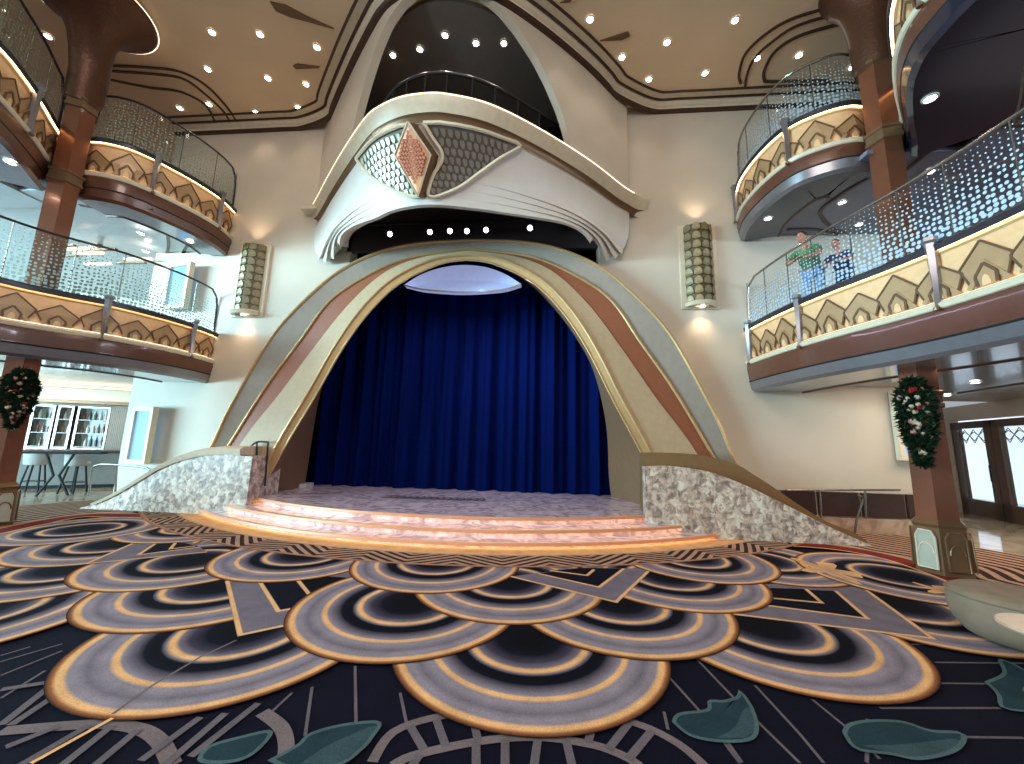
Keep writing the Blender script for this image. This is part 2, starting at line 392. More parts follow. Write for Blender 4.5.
# ---- cornice along wall tops
COR = [(-10.05, 8.48), (-8.4, 8.48), (-7.0, 8.48), (-6.4, 8.46)]+[bowpt(i, -.08, 0)[:2] for i in range(5, len(BOW)-4, 5)]+[(2.45, 8.44), (3.2, 8.48), (5, 8.48), (7.95, 8.48)]
cpath = resample(catmull([v3(p) for p in COR], 6), 180); cn = normals2(cpath, 1)
m = MB()
sweep(m, cpath, cn, [(-.02, 9.60), (.06, 9.60), (.10, 9.63), (.06, 9.66)], 0)
sweep(m, cpath, cn, [(.06, 9.66), (.07, 9.72), (.13, 9.76), (.16, 9.80)], 1)
sweep(m, cpath, cn, [(.16, 9.80), (.19, 9.78), (.22, 9.81)], 0)
sweep(m, cpath, cn, [(.22, 9.81), (.36, 9.800)], 1)
sweep(m, cpath, cn, [(.36, 9.800), (.37, 9.785), (.395, 9.785), (.41, 9.815)], 0)
tag(m.build('trim_1', [M['groove'], M['cream']], recalc=False), kind='structure')
# ceiling relief lines: dark mouldings round the side coffers
def ceil_line(pts, w, z=9.82, mi=0, d=.025, mb=None, k=6):
    P = resample(catmull([v3(p) for p in pts], k), max(8, len(pts)*6)); N = normals2(P, 1)
    sweep(mb, P, N, [(-w/2, z), (-w/2, z-d), (w/2, z-d), (w/2, z)], mi)
m = MB()
Z9 = 9.8
def cz(*px): return [xy(at_z(x, y, Z9)) for x, y in px]
ceil_line(cz((237, 122), (225, 105), (205, 85), (180, 72), (150, 68), (110, 66)), .05, mb=m)
ceil_line(cz((233, 131), (226, 115), (208, 97), (185, 80), (160, 75), (120, 72), (100, 70)), .05, mb=m)
ceil_line(cz((228, 125), (195, 127), (182, 133), (178, 137)), .06, mb=m)
ceil_line(cz((216, 124), (205, 105), (180, 92), (150, 88), (110, 80)), .05, mb=m)
ceil_line(cz((741, 84), (739, 75), (745, 55), (765, 35), (795, 18), (850, 3), (880, -4)), .05, mb=m)
ceil_line(cz((745, 88), (747, 75), (755, 58), (775, 40), (800, 25), (850, 11), (885, 3)), .05, mb=m)
ceil_line(cz((830, 81), (765, 82)), .06, mb=m)
ceil_line(cz((765, 82), (764, 72), (775, 52), (800, 36), (850, 22), (890, 14)), .06, mb=m)
tag(m.build('trim_2', M['groove'], smooth=0), kind='structure')
m = MB()
for px in ([(270, 2), (276, 11), (290, 17), (334, 29), (306, 16), (285, 5)], [(293, 66), (297, 64), (320, 67), (318, 68), (296, 69)],
           [(600, 41), (628, 32), (630, 36), (622, 40)], [(560, 3), (566, 0), (575, -4), (570, 2)]):
    q = cz(*px)
    m.slab([(p[0], p[1]) for p in q], 9.79, 9.825)
tag(m.build('trim_3', M['gold_line'], smooth=0), kind='structure')
# ---- side walls and far rooms
def swall(name, x0, y0, z0, x1, y1, z1, mt, m2=None):
    m = MB(); m.box(x0, y0, z0, x1, y1, z1); return tag(m.build(name, mt, smooth=0), kind='structure')
swall('wall_left', -19.2, -6, 0, -19.0, 8.8, 9.82, M['white'])
BP = Vector((-13.5, 11.6, 0)); BDIR = Vector((.9, .437, 0)).normalized(); BANG = math.atan2(BDIR.y, BDIR.x)
m = MB(); m.box(-6.2, .4, 0, 4.3, .6, 9.82); o = m.build('wall_left_rear', M['wall'], smooth=0); o.location = BP; o.rotation_euler.z = BANG; tag(o, kind='structure')
def at_bar(px, py, off=0):              # local (s, z) on the vertical plane of the bar wall
    n_ = Vector((-BDIR.y, BDIR.x, 0)); P0 = BP+n_*off; d = ray(px, py); t = n_.dot(P0-Vector((0, 0, EYE)))/n_.dot(d)
    p = Vector((0, 0, EYE))+d*t; return (p-P0).dot(BDIR), p.z
swall('wall_left_return', -10.05, 8.85, 0, -9.85, 13, 9.82, M['plaster'])
swall('wall_right_upper', 16.6, -6, 4, 16.8, 13, 9.82, M['lavceil'])
swall('wall_right_rear', 7.95, 10.6, 3.05, 16.7, 10.8, 9.82, M['lavceil'])

# ================================================================== STAGE AREA
# ---- carpet
GOLD = srgb(222, 168, 114)[:3]; GREY = srgb(112, 102, 112)[:3]; GREY2 = srgb(138, 126, 134)[:3]; NAVY = srgb(13, 12, 27)[:3]; BLK = srgb(8, 7, 12)[:3]
MID = srgb(60, 54, 68)[:3]; BRN = srgb(150, 92, 56)[:3]; TEAL = srgb(34, 54, 60)[:3]; TEAL2 = srgb(54, 72, 76)[:3]; LINE = srgb(98, 88, 92)[:3]; LINE2 = srgb(112, 98, 98)[:3]
RED = srgb(116, 38, 34)[:3]; TAN = srgb(176, 138, 112)[:3]; DRK = srgb(52, 34, 36)[:3]; LGT = srgb(62, 62, 88)[:3]
cm = bpy.data.materials.new('woven_carpet'); cm.use_nodes = True; nt = cm.node_tree; b = nt.nodes['Principled BSDF']
b.inputs['Roughness'].default_value = .95; b.inputs['Specular IOR Level'].default_value = .1
at = nt.nodes.new('ShaderNodeAttribute'); at.attribute_name = 'col'
n = nt.nodes.new('ShaderNodeTexNoise'); n.inputs['Scale'].default_value = 90; n.inputs['Detail'].default_value = 2
n3 = nt.nodes.new('ShaderNodeTexNoise'); n3.inputs['Scale'].default_value = 5; n3.inputs['Detail'].default_value = 5
tc = nt.nodes.new('ShaderNodeTexCoord'); nt.links.new(tc.outputs['Object'], n.inputs['Vector']); nt.links.new(tc.outputs['Object'], n3.inputs['Vector'])
ad = nt.nodes.new('ShaderNodeMath'); ad.operation = 'ADD'; nt.links.new(n.outputs['Fac'], ad.inputs[0]); nt.links.new(n3.outputs['Fac'], ad.inputs[1])
mr = nt.nodes.new('ShaderNodeMapRange'); mr.inputs[1].default_value = .6; mr.inputs[2].default_value = 1.4; mr.inputs[3].default_value = .72; mr.inputs[4].default_value = 1.28
nt.links.new(ad.outputs[0], mr.inputs[0])
vm = nt.nodes.new('ShaderNodeVectorMath'); vm.operation = 'SCALE'; nt.links.new(at.outputs['Color'], vm.inputs[0]); nt.links.new(mr.outputs[0], vm.inputs['Scale'])
nt.links.new(vm.outputs[0], b.inputs['Base Color'])

cb = MB(); lay = [0]
def zl():
    lay[0] += 1; return .004 + lay[0]*.00025
def cpoly(pts, col, z=None):
    z = z or zl(); cb.add([(p[0], p[1], z) for p in pts], [tuple(range(len(pts)))], 0, [col]*len(pts))
PET = [(0, BLK), (.14, BLK), (.26, NAVY), (.36, MID), (.425, GREY), (.452, GOLD), (.478, GOLD), (.505, GREY), (.53, NAVY), (.56, BLK), (.62, NAVY), (.70, GREY), (.735, GREY2), (.75, GOLD), (.776, GOLD),
       (.80, GREY2), (.83, GREY2), (.90, GREY), (.95, GREY2), (.985, GREY2), (1.008, GOLD), (1.035, GOLD), (1.055, BRN), (1.085, BLK)]
def petal(cx, cy, R=1.0):
    n = 72; z = zl(); rows = []; cols = []
    for r, c in PET:
        rows.append([(cx+R*r*math.cos(2*PI*k/n), cy+R*r*math.sin(2*PI*k/n), z) for k in range(n)]); cols += [c]*n
    cb.grid(rows, 0, True, cols)
def ribbon(pts, w, col, edge=None, z=None, smooth=0, closed=False):
    P = [v3(p) for p in pts]
    if smooth: P = resample(catmull(P, 8), smooth)
    if closed: P.append(P[0])
    z = z or zl()
    rows = []; cols = []
    n = len(P)
    for i, p in enumerate(P):
        if closed: a, c = P[(i-1) % (n-1)], P[(i+1) % (n-1)] if i < n-1 else P[1]
        else: a, c = P[max(i-1, 0)], P[min(i+1, n-1)]
        t1 = (p-a); t2 = (c-p)
        if t1.length < 1e-6: t1 = t2
        if t2.length < 1e-6: t2 = t1
        t1 = t1.normalized(); t2 = t2.normalized(); nn = Vector((-(t1+t2).y, (t1+t2).x, 0))
        if nn.length < 1e-4: nn = Vector((-t1.y, t1.x, 0))
        nn.normalize(); s = 1/max(.35, nn.dot(Vector((-t1.y, t1.x, 0))))
        prof = [(-.5, edge or col), (-.3, col), (.3, col), (.5, edge or col)]
        rows.append([(p.x+nn.x*w*s*q, p.y+nn.y*w*s*q, z) for q, _ in prof]); cols += [c_ for _, c_ in prof]
    cb.grid(rows, 0, False, cols)
f0 = lambda x, y: xy(at_z(x, y, 0))
right_edge = [f0(722, 541), (3.3, 7.36), (4.4, 7.34), f0(872, 546), f0(917, 555), f0(930, 572), f0(966, 578), f0(1024, 586), (9.0, 4.9), (12, 3.5), (12, -5)]
left_edge = [(-17, -5), (-17, 5.6), (-12.5, 6.7), f0(20, 512), f0(80, 508), (-9.0, 7.5), (-6.8, 7.5)]
cb.c[-1] = NAVY
base = left_edge+[(-6.8, 9.2), (3.3, 9.2)]+right_edge
cpoly([p for p in base], NAVY, .004)
# faint vine lines on the navy field
def L(*px): return [f0(x, y) for x, y in px]
for seg in ([(664, 672), (700, 712), (740, 764)], [(697, 660), (740, 705), (800, 764)], [(755, 686), (800, 735), (824, 764)], [(812, 700), (850, 731), (880, 760)],
            [(935, 663), (1024, 664)], [(937, 684), (1024, 685)], [(880, 709), (1000, 709)], [(955, 738), (1024, 739)], [(868, 720), (867, 764)], [(910, 645), (1024, 646)],
            [(355, 667), (356, 728)], [(400, 694), (407, 727)], [(312, 688), (305, 737)], [(292, 694), (262, 722)], [(664, 713), (668, 731)], [(728, 744), (742, 764)],
            [(0, 663), (62, 645)], [(0, 677), (62, 652)], [(0, 700), (45, 672)], [(0, 649+8), (30, 648)]):
    ribbon(L(*seg), .018, LINE)
# ladder arcs
for pts, w in (([(372, 764), (393, 734), (435, 719), (490, 712), (560, 711), (632, 724), (676, 744), (705, 768)], .055),
               ([(392, 768), (415, 757), (480, 743), (537, 739), (590, 746), (622, 757), (640, 768)], .055),
               ([(0, 733), (60, 728), (105, 726), (140, 731), (160, 744), (172, 768)], .075), ([(262, 714), (280, 728), (286, 745), (284, 768)], .075)):
    ribbon(L(*pts), w, LINE2, smooth=40)
for a, b_ in (((410, 728), (424, 752)), ((436, 721), (446, 749)), ((472, 716), (478, 743)), ((505, 742), (505, 768)), ((538, 739), (534, 768)), ((566, 742), (572, 768)), ((596, 716), (588, 745)), ((630, 724), (608, 752)), ((652, 733), (628, 762)), ((420, 757), (412, 768)), ((462, 716), (466, 722)), ((476, 744), (476, 768)),
              ((90, 727), (20, 768)), ((112, 728), (62, 768)), ((138, 732), (95, 768)), ((60, 728), (5, 750)), ((0, 692), (52, 684)), ((48, 690), (0, 728)), ((52, 700), (10, 728)), ((200, 720), (140, 764)), ((225, 716), (165, 768)), ((258, 706), (190, 760))):
    ribbon([f0(*a), f0(*b_)], .045, LINE)
def leafs(outl, mid=None):
    P = L(*outl); z = zl()
    cx = sum(p[0] for p in P)/len(P); cy = sum(p[1] for p in P)/len(P)
    sm = resample(catmull([v3(p) for p in P+[P[0]]], 5), 60)[:-1]
    cb.add([(cx, cy, z)]+[(p.x, p.y, z) for p in sm], [(0, i+1, (i+1) % len(sm)+1) for i in range(len(sm))], 0, [TEAL]*(len(sm)+1))
    if mid:
        q = L(*mid); z2 = zl(); sm2 = resample(catmull([v3(p) for p in q], 6), 30)
        cb.add([(p.x, p.y, z2) for p in sm2], [tuple(range(len(sm2)))], 0, [TEAL2]*len(sm2))
    ribbon([(p.x, p.y) for p in sm], .022, srgb(74, 92, 94)[:3], closed=True)
leafs([(674, 725), (680, 717), (708, 713), (710, 704), (724, 704), (738, 700), (741, 695), (752, 711), (757, 732), (748, 743), (717, 744), (690, 738)],
      [(717, 741), (735, 730), (744, 712), (752, 712), (756, 730), (746, 741)])
leafs([(845, 736), (850, 728), (870, 724), (903, 725), (931, 734), (963, 737), (956, 753), (920, 762), (890, 757), (857, 752)], [(860, 748), (900, 748), (958, 742), (954, 752), (918, 760), (890, 756)])
leafs([(987, 685), (1005, 676), (1001, 662), (1024, 672), (1050, 690), (1045, 716), (1024, 714), (1003, 710), (999, 697)])
leafs([(240, 741), (268, 735), (266, 744), (248, 760), (225, 766), (200, 764), (210, 750)])
leafs([(271, 764), (298, 749), (310, 738), (341, 729), (378, 726), (372, 740), (362, 752), (340, 768), (300, 775)], [(300, 768), (330, 748), (376, 729), (362, 750), (338, 768)])
# petals, far ones drawn over near ones
for c in ((-5.05, 3.25), (-6.6, 3.6)): petal(*c)
petal(-.11, 3.46); petal(-2.46, 3.30); petal(2.02, 4.0)
ribbon(L((112, 722), (30, 768)), .025, GOLD); ribbon(L((236, 643), (200, 660), (150, 690), (112, 718)), .02, LINE2)
petal(3.75, 4.75)
# right pointed petal
def chevron(o, i1, i2):
    cpoly(L(*o), GREY); cpoly(L(*i1), NAVY); cpoly(L(*i2), BLK)
    for q in (o, i1, i2): ribbon(L(*q[:3]), .045, GOLD, GREY)
chevron([(861, 588), (933, 641), (731, 616), (745, 585)], [(836, 593), (868, 621), (762, 607), (770, 590)], [(806, 591), (822, 605), (769, 600), (772, 590)])
petal(-3.45, 4.14); petal(-5.5, 4.35); petal(-4.45, 4.85)
chevron([(227, 583), (240, 638), (421, 599), (351, 573), (300, 575)], [(260, 585), (278, 614), (384, 594), (352, 583), (300, 580)], [(298, 583), (310, 598), (361, 588), (350, 580), (320, 578)])
petal(-1.30, 4.0); petal(.76, 4.32); petal(3.13, 6.18); petal(1.55, 5.24); petal(-.39, 4.73)
petal(-3.24, 5.31); petal(-7.2, 4.6); petal(-6.12, 5.33)
chevron([(145, 540), (86, 566), (207, 554), (190, 543)], [(159, 543), (138, 557), (200, 549), (185, 545)], [(175, 545), (170, 551), (195, 548), (185, 546)])
petal(-1.38, 5.28); 
chevron([(511, 579), (616, 605), (651, 571), (580, 570)], [(538, 576), (599, 590), (624, 571), (580, 570)], [(550, 573), (587, 578), (594, 572), (575, 571)])
petal(2.13, 6.1); petal(-5.9, 6.45); petal(-7.5, 6.0); petal(4.6, 5.75)
# gold ornamental figures in the weave
for cx, cy, s in ((828, 572, 1.0), (944, 594, .55)):
    q = []
    c0 = Vector((*f0(cx, cy), 0))
    for k in range(40):
        a = 2*PI*k/40; r = s*(.22+.09*math.sin(5*a)+.05*math.sin(9*a+1)); q.append((c0.x+1.15*r*math.cos(a+.5), c0.y+1.7*r*math.sin(a+.5)))
    z = zl(); cb.add([(c0.x, c0.y, z)]+[(a, b_, z) for a, b_ in q], [(0, i+1, (i+1) % 40+1) for i in range(40)], 0, [TAN]+[GOLD]*40)
# outer bands by the columns
def offs(path, d):
    P = resample([v3(p) for p in path], 90); N = normals2(P, 1); return [(p+n_*d) for p, n_ in zip(P, N)]
def striped(px, sgn, wband, nst):
    path = [(p.x, p.y) for p in resample(catmull([v3(f0(*q)) for q in px], 8), 90)]
    A = offs(path, 0); B = offs(path, sgn*2.6)
    z = zl(); cb.grid([[(a.x, a.y, z), (b_.x, b_.y, z)] for a, b_ in zip(A, B)], 0, False, [TAN, TAN]*len(A))
    z = zl()
    for k in range(nst):
        d0 = sgn*(wband+.12+k*.21); S = []
        for i, p in enumerate(A):
            d = abs(d0)+.26*abs(((i/9) % 2)-1); S.append((offp := (p+ (B[i]-p)*abs(d)/2.6)))
        ribbon([(s.x, s.y) for s in S], .10, DRK, z=z)
    Rr = offs(path, sgn*wband); z = zl()
    cb.grid([[(a.x, a.y, z), (b_.x, b_.y, z)] for a, b_ in zip(A, Rr)], 0, False, [RED, RED]*len(A))
    ribbon(path, .05, GOLD, BRN)
striped([(700, 541.5), (760, 546), (830, 551), (880, 560), (925, 575), (975, 596), (1040, 622)], -1, .36, 10)
striped([(190, 519), (150, 519), (110, 519), (80, 519), (40, 527), (0, 536), (-60, 549)], 1, .32, 10)
# chevron band hugging the steps
SC = (-1.8, 14.95)
def arcpt(r, a): return (SC[0]+r*math.sin(a), SC[1]-r*math.cos(a))
z = zl(); NA = 160; A0, A1 = -.86, .70
def ang(k): return A0+(A1-A0)*k/NA
cb.grid([[(*arcpt(8.6, ang(k)), z), (*arcpt(9.28, ang(k)), z), (*arcpt(9.34, ang(k)), z), (*arcpt(9.78, ang(k)), z), (*arcpt(9.84, ang(k)), z)] for k in range(NA+1)], 0, False, [GOLD, GOLD, TAN, TAN, BRN]*(NA+1))
z = zl()
for k in range(-5, 11):
    S0 = []; S1 = []
    for j in range(NA*3+1):
        a = A0+(A1-A0)*j/(NA*3); ph = (a*9.5/1.25) % 1; tri = abs(ph*2-1)
        r = 9.30+.135*k+.42*tri
        S0.append(min(max(r, 9.34), 9.78)); S1.append(min(max(r+.068, 9.34), 9.78))
    cb.grid([[(*arcpt(S0[j], A0+(A1-A0)*j/(NA*3)), z), (*arcpt(S1[j], A0+(A1-A0)*j/(NA*3)), z)] for j in range(NA*3+1)], 0, False, [DRK, DRK]*(NA*3+1))
del cb.c[-1]
carpet = cb.build('carpet', cm, smooth=0, recalc=False)
bm = bmesh.new(); bm.from_mesh(carpet.data)
for f in bm.faces:
    if f.normal.z < 0: f.normal_flip()
bm.to_mesh(carpet.data); bm.free()
tag(carpet, 'navy patterned carpet of grey scallops outlined in gold, in front of the stage steps', 'carpet')

# ---- stage platform and steps
stage = empty('stage', (0, 0, 0)); tag(stage, 'low curved marble stage with three glowing steps below the blue curtain', 'stage')
ZS = [.12, .24, .36]; RS = [9.0, 8.70, 8.30]
def sector(R, zt, zb, yback=10.6, ybase=7.42):
    pts = []
    for k in range(81):
        a = -.75+1.5*k/80; x, y = SC[0]+R*math.sin(a), SC[1]-R*math.cos(a)
        pts.append((x, y))
    xl, xr = -7.9, 3.28
    pts = [p for p in pts if p[1] < 7.9 and xl < p[0] < xr]
    return pts
for k, (zt, R) in enumerate(zip(ZS, RS)):
    front = sector(R, zt, 0)
    back = RS[k+1] if k < 2 else None
    m = MB()
    poly = front+[(front[-1][0], 8.3), (front[0][0], 8.3)]
    if k == 2: poly = front+[(front[-1][0]+.1, 8.2), (3.0, 10.6), (-7.6, 10.6), (front[0][0]-.1, 8.2)]
    m.slab(poly, zt-.035, zt, 0)
    # riser, set back under the nosing
    fr = [(SC[0]+(p[0]-SC[0])*(R-.05)/R, SC[1]+(p[1]-SC[1])*(R-.05)/R) for p in front]
    m.grid([[(x, y, zt-.13), (x, y, zt-.035)] for x, y in fr], 0)
    st = m.build('stage_floor' if k == 2 else 'step', M['stage'], stage, smooth=30)
    rim = lambda o: [(SC[0]+(p[0]-SC[0])*(R+o)/R, SC[1]+(p[1]-SC[1])*(R+o)/R) for p in front]
    m = MB(); rows = [[(x, y, zt+.001), (x2, y2, zt+.001), (x3, y3, zt-.01), (x3, y3, zt-.048), (x, y, zt-.048)] for (x, y), (x2, y2), (x3, y3) in zip(rim(-.03), rim(.0), rim(.006))]
    m.grid(rows, 0); m.build('nosing', M['nosing'], st, smooth=50)
    m = MB(); m.grid([[(x, y, zt-.049), (x2, y2, zt-.049)] for (x, y), (x2, y2) in zip(rim(-.028), rim(-.006))], 0)
    m.build('step_light', M['step_strip'], st)
    if k == 2:
        sf = st
# inlaid dark lettering flourish, illegible in the photo
m = MB(); rnd = random.Random(3)
xa, ya = at_z(388, 497, .36).x, at_z(388, 497, .36).y; xb, yb = at_z(482, 500, .36).x, at_z(482, 500, .36).y
for i in range(15):
    t = i/14; cx = xa+(xb-xa)*t; cy = ya+(yb-ya)*t
    w = .085; h = .30+.14*rnd.random()
    P = catmull([(cx-w, cy-h*.4, .362), (cx-w*.2, cy+h*.6, .362), (cx+w*.5, cy+h*.1, .362), (cx-w*.1, cy-h*.5, .362), (cx+w*1.1, cy-h*.2+.1*rnd.random(), .362)], 5)
    N = normals2([Vector(p) for p in P], 1)
    m.grid([[(p.x+n_.x*.022, p.y+n_.y*.022, .3635), (p.x-n_.x*.022, p.y-n_.y*.022, .3635)] for p, n_ in zip(P, N)], 0)
m.build('inlaid_lettering', M['darkbrown'], sf, smooth=0)

# ---- ramp parapets of figured marble
def ramp(px, Y, side, label, capm):
    prof = [at_y(x, y, Y) for x, y in px]; P = resample(catmull([(p.x, 0, p.z) for p in prof], 6), 40)
    r = empty('ramp_parapet', (prof[0].x, Y, 0)); tag(r, label, 'ramp wall')
    m = MB(); pts = [(p.x-prof[0].x, p.z) for p in P]
    poly = [(pts[0][0], 0)]+pts+([(pts[-1][0], 0)] if pts[-1][1] > .01 else [])
    if pts[0][0] < pts[-1][0]: poly = poly[::-1]
    m.wall(poly, 0, .22); m.build('marble_face', M['rough_marble'], r, smooth=0)
    return r, pts
rr, rp = ramp([(645, 467), (662, 466), (680, 467), (710, 472), (740, 483), (770, 497), (800, 512), (830, 527), (852, 537), (874, 546.5)], 7.35, 1, 'right marble parapet curving down from the stage to the carpet', None)
rl, lp = ramp([(241, 455), (225, 454), (200, 456), (180, 461), (160, 469), (140, 481), (118, 494), (98, 503), (80, 508)], 7.5, -1, 'left marble parapet under a cream coping, sloping down to the carpet', None)
# coping on the left parapet
m = MB(); N = len(lp)
rows = []
for i, (x, z) in enumerate(lp[:int(N*.94)]):
    h = .17*(1-(i/N))**.5
    rows.append([(x, -.03, z-.01), (x, -.05, z+h*.6), (x, .05, z+h), (x, .7, z+h), (x, .7, z-.02)])
m.grid(rows, 0); m.add(rows[0], [(0, 1, 2, 3, 4)]); m.build('coping', M['cream'], rl, smooth=50)
m = MB(); m.box(.0, .0, 0, .25, .9, lp[0][1]-.02); m.build('end_post', M['rough_marble'], rl, smooth=0)
# olive ledge behind right parapet
led = [at_y(x, y, 7.62) for x, y in [(645, 453), (665, 453), (700, 455), (735, 464), (752, 474), (768, 484), (800, 506), (825, 521), (850, 531), (866, 541)]]
P = resample(catmull([(p.x, 0, p.z) for p in led], 6), 40)
m = MB(); pts = [(p.x-P[0].x, p.z) for p in P]; m.wall(([(0, 0)]+pts+[(pts[-1][0], 0)])[::-1], 0, .5)
led_o = m.build('coping', M['olive'], rr, smooth=30); led_o.location = (P[0].x-rr.location.x, .24, 0)

# ---- proscenium arch
arch = empty('proscenium_arch', (AX, 8.2, 0)); tag(arch, 'huge proscenium arch with taupe, rust and sand bands framing the curtain', 'arch')
def pr(pts): return [Vector((p.x-AX, p.y-8.2, p.z)) for p in pts]
def band(name, la, ya, lb, yb, mt, parent=arch, back=False):
    A = pr(arch3(la, ya)); B = pr(arch3(lb, yb)); m = MB()
    m.grid([[a, b_] for a, b_ in zip(A, B)], 0)
    return m.build(name, mt, parent)
def scal(line, k): return [(max(0, d+k), z+k*(1 if d < 5.5 else 0)) for d, z in line]
m = MB(); A = pr(arch3(L1, 8.12)); B = [Vector((a.x, .36, a.z)) for a in A]
m.grid([[a, b_] for a, b_ in zip(A, B)], 0); m.build('outer_edge', M['cream'], arch)
m = MB(); m.tube(A, .035, 6); m.build('gold_bead', M['gold'], arch)
band('taupe_band', L1, 8.12, L2, 8.22, M['archgrey'])
m = MB(); m.tube(pr(arch3(L2, 8.18)), .03, 6); m.build('gold_bead', M['gold'], arch)
band('rust_band', L2, 8.20, L3, 8.14, M['rust'])
band('sand_band', L3, 8.12, L4, 8.0, M['archcream'])
m = MB(); m.grid([[a, b_] for a, b_ in zip(pr(arch3(L3, 8.14)), pr(arch3(L3, 8.12)))], 0); m.tube(pr(arch3(L4, 7.99)), .03, 6)
L4b = [(d-.13 if d > .2 else 0, z-.10*(1 if z > 1 else z)) for d, z in L4]
m.tube(pr(arch3(L4b, 8.04)), .022, 6); m.build('gold_bead', M['gold'], arch)
band('inner_moulding', L4, 8.0, L4b, 8.05, M['gold'])
# splayed jamb from the inner bead to the opening edge
op_r = [at_y(x, y, 9.9) for x, y in [(612, 500), (609, 478), (606, 424), (593, 370), (572, 332), (548, 302), (521, 278), (492, 264)]]
op_l = [at_y(x, y, 9.6) for x, y in [(303, 492), (306, 478), (312, 439), (318, 404), (328, 370), (350, 330), (375, 302), (402, 280), (432, 264)]]
orr = resample(catmull(op_r+[Vector((-2.05, 9.8, op_r[-1].z+.1))], 6), 49); orl = resample(catmull(op_l+[Vector((-2.05, 9.8, op_r[-1].z+.1))], 6), 49)
O = pr(orl+orr[::-1][1:]); I = pr(arch3(L4b, 8.05))
m = MB(); m.grid([[a, a.lerp(b_, .5), b_] for a, b_ in zip(I, O)], 0); m.build('splayed_jamb', M['jamb'], arch)
# fluted corner piers and white plinths at both feet
for s, px, py in ((-1, 290, 486), (1, 628, 494)):
    c = at_z(px, py, .36)
    m = MB(); m.box(c.x-.62-AX, c.y-.30-8.2, .36, c.x+.60-AX, c.y+.05-8.2, .46); m.build('plinth', M['white'], arch, smooth=0)
m = MB(); c = at_z(290, 484, .36)
for k in range(7):
    x = c.x-.42+k*.14-AX; m.lathe([(.065, .46), (.065, 1.45), (.03, 1.5)], 10, 0, (x, c.y-.12-8.2, 0))
m.build('fluted_pier', M['archcream'], arch)
# black stage house behind the arch
m = MB(); m.box(-8.6, 10.75, .0, 4.8, 10.85, 7.3); m.box(-8.6, 8.86, 6.95, 4.8, 10.8, 7.05); m.box(-8.7, 8.86, 0, -8.6, 10.8, 7); m.box(4.8, 8.86, 0, 4.9, 10.8, 7)
tag(m.build('wall_stage_house', M['black'], smooth=0), kind='structure')
# recess over the arch, between the arch and the balcony
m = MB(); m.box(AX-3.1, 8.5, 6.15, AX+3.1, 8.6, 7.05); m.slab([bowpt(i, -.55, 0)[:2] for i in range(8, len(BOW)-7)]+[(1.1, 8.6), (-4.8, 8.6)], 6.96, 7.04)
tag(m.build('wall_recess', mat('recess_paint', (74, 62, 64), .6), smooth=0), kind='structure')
m = MB(); m.tube([(AX-2.9, 8.1, 6.62), (AX+2.9, 8.1, 6.62)], .03, 8)
tag(m.build('lighting_bar', M['black']), 'black lighting bar holding six spotlights above the arch', 'lighting bar')
spx = [(390, 234), (430, 232), (450, 231), (467, 231), (486, 230), (530, 228)]
ordw = ['leftmost', 'second from left', 'third from left', 'fourth from left', 'fifth from left', 'rightmost']
for i, q in enumerate(spx):
    p = at_y(*q, 7.86)
    e = empty('spotlight', p); tag(e, 'lit stage spotlight hung above the arch, %s of the six' % ordw[i], 'spotlight', 'stage spotlights above the arch')
    M_ = Matrix.Rotation(math.radians(70), 4, 'X')
    m = MB(); m.lathe([(.05, .22), (.075, .16), (.075, .0), (.085, -.01)], 14); m.build('housing', M['darkmetal'], e); e.children[-1].rotation_euler = (math.radians(-55), 0, 0)
    m = MB(); m.lathe([(.07, 0), (.05, -.015), (.0, -.02)], 14, caps=False); o = m.build('lens', M['spot_lens'], e); o.rotation_euler = (math.radians(-55), 0, 0)
    m = MB(); m.box(-.1, .05, -.02, -.088, .08, .25); m.box(.088, .05, -.02, .1, .08, .25); m.box(-.1, .05, .24, .1, .08, .255); m.build('yoke', M['black'], e, smooth=0)

# ---- curtain
m = MB(); rows = []; NX = 520; CY = 10.15
rnd = random.Random(11)
ph = [rnd.random()*6 for _ in range(6)]
for i in range(NX+1):
    x = -8.2+(11.9)*i/NX
    row = []
    for j in range(9):
        z = .37+6.4*j/8
        w = .10*math.sin(x*11+ph[0]+.8*math.sin(x*1.7+ph[1]))+.05*math.sin(x*23+ph[2]+math.sin(x*3))+.03*math.sin(x*6+ph[3])
        w *= .6+.4*(1-j/8); row.append((x, CY+w+.02*math.sin(z*1.3+x*4), z))
    rows.append(row)
m.grid(rows, 0); cu = m.build('stage_curtain', M['curtain'], recalc=False, smooth=180)
tag(cu, 'deep blue velvet stage curtain closed behind the arch', 'curtain')
# stage lights on the curtain
def spot(name, loc, tgt, power, col, size=60, blend=.6, rad=.15, parent=None):
    l = bpy.data.lights.new(name, 'SPOT'); l.energy = power; l.color = col; l.spot_size = math.radians(size); l.spot_blend = blend; l.shadow_soft_size = rad
    o = bpy.data.objects.new(name, l); COL.objects.link(o); o.location = loc
    o.rotation_euler = (Vector(tgt)-Vector(loc)).to_track_quat('-Z', 'Y').to_euler()
    if parent: o.parent = parent
    return o
for x, e_ in ((-1.6, 50), (-.6, 95), (.6, 85)):
    spot('border_light', (x, 8.75, 5.35 if abs(x+1.6) < 1.2 else 4.6), (x+.35, 10.15, 1.5), e_, (.25, .48, 1.0), 62, 1.0)
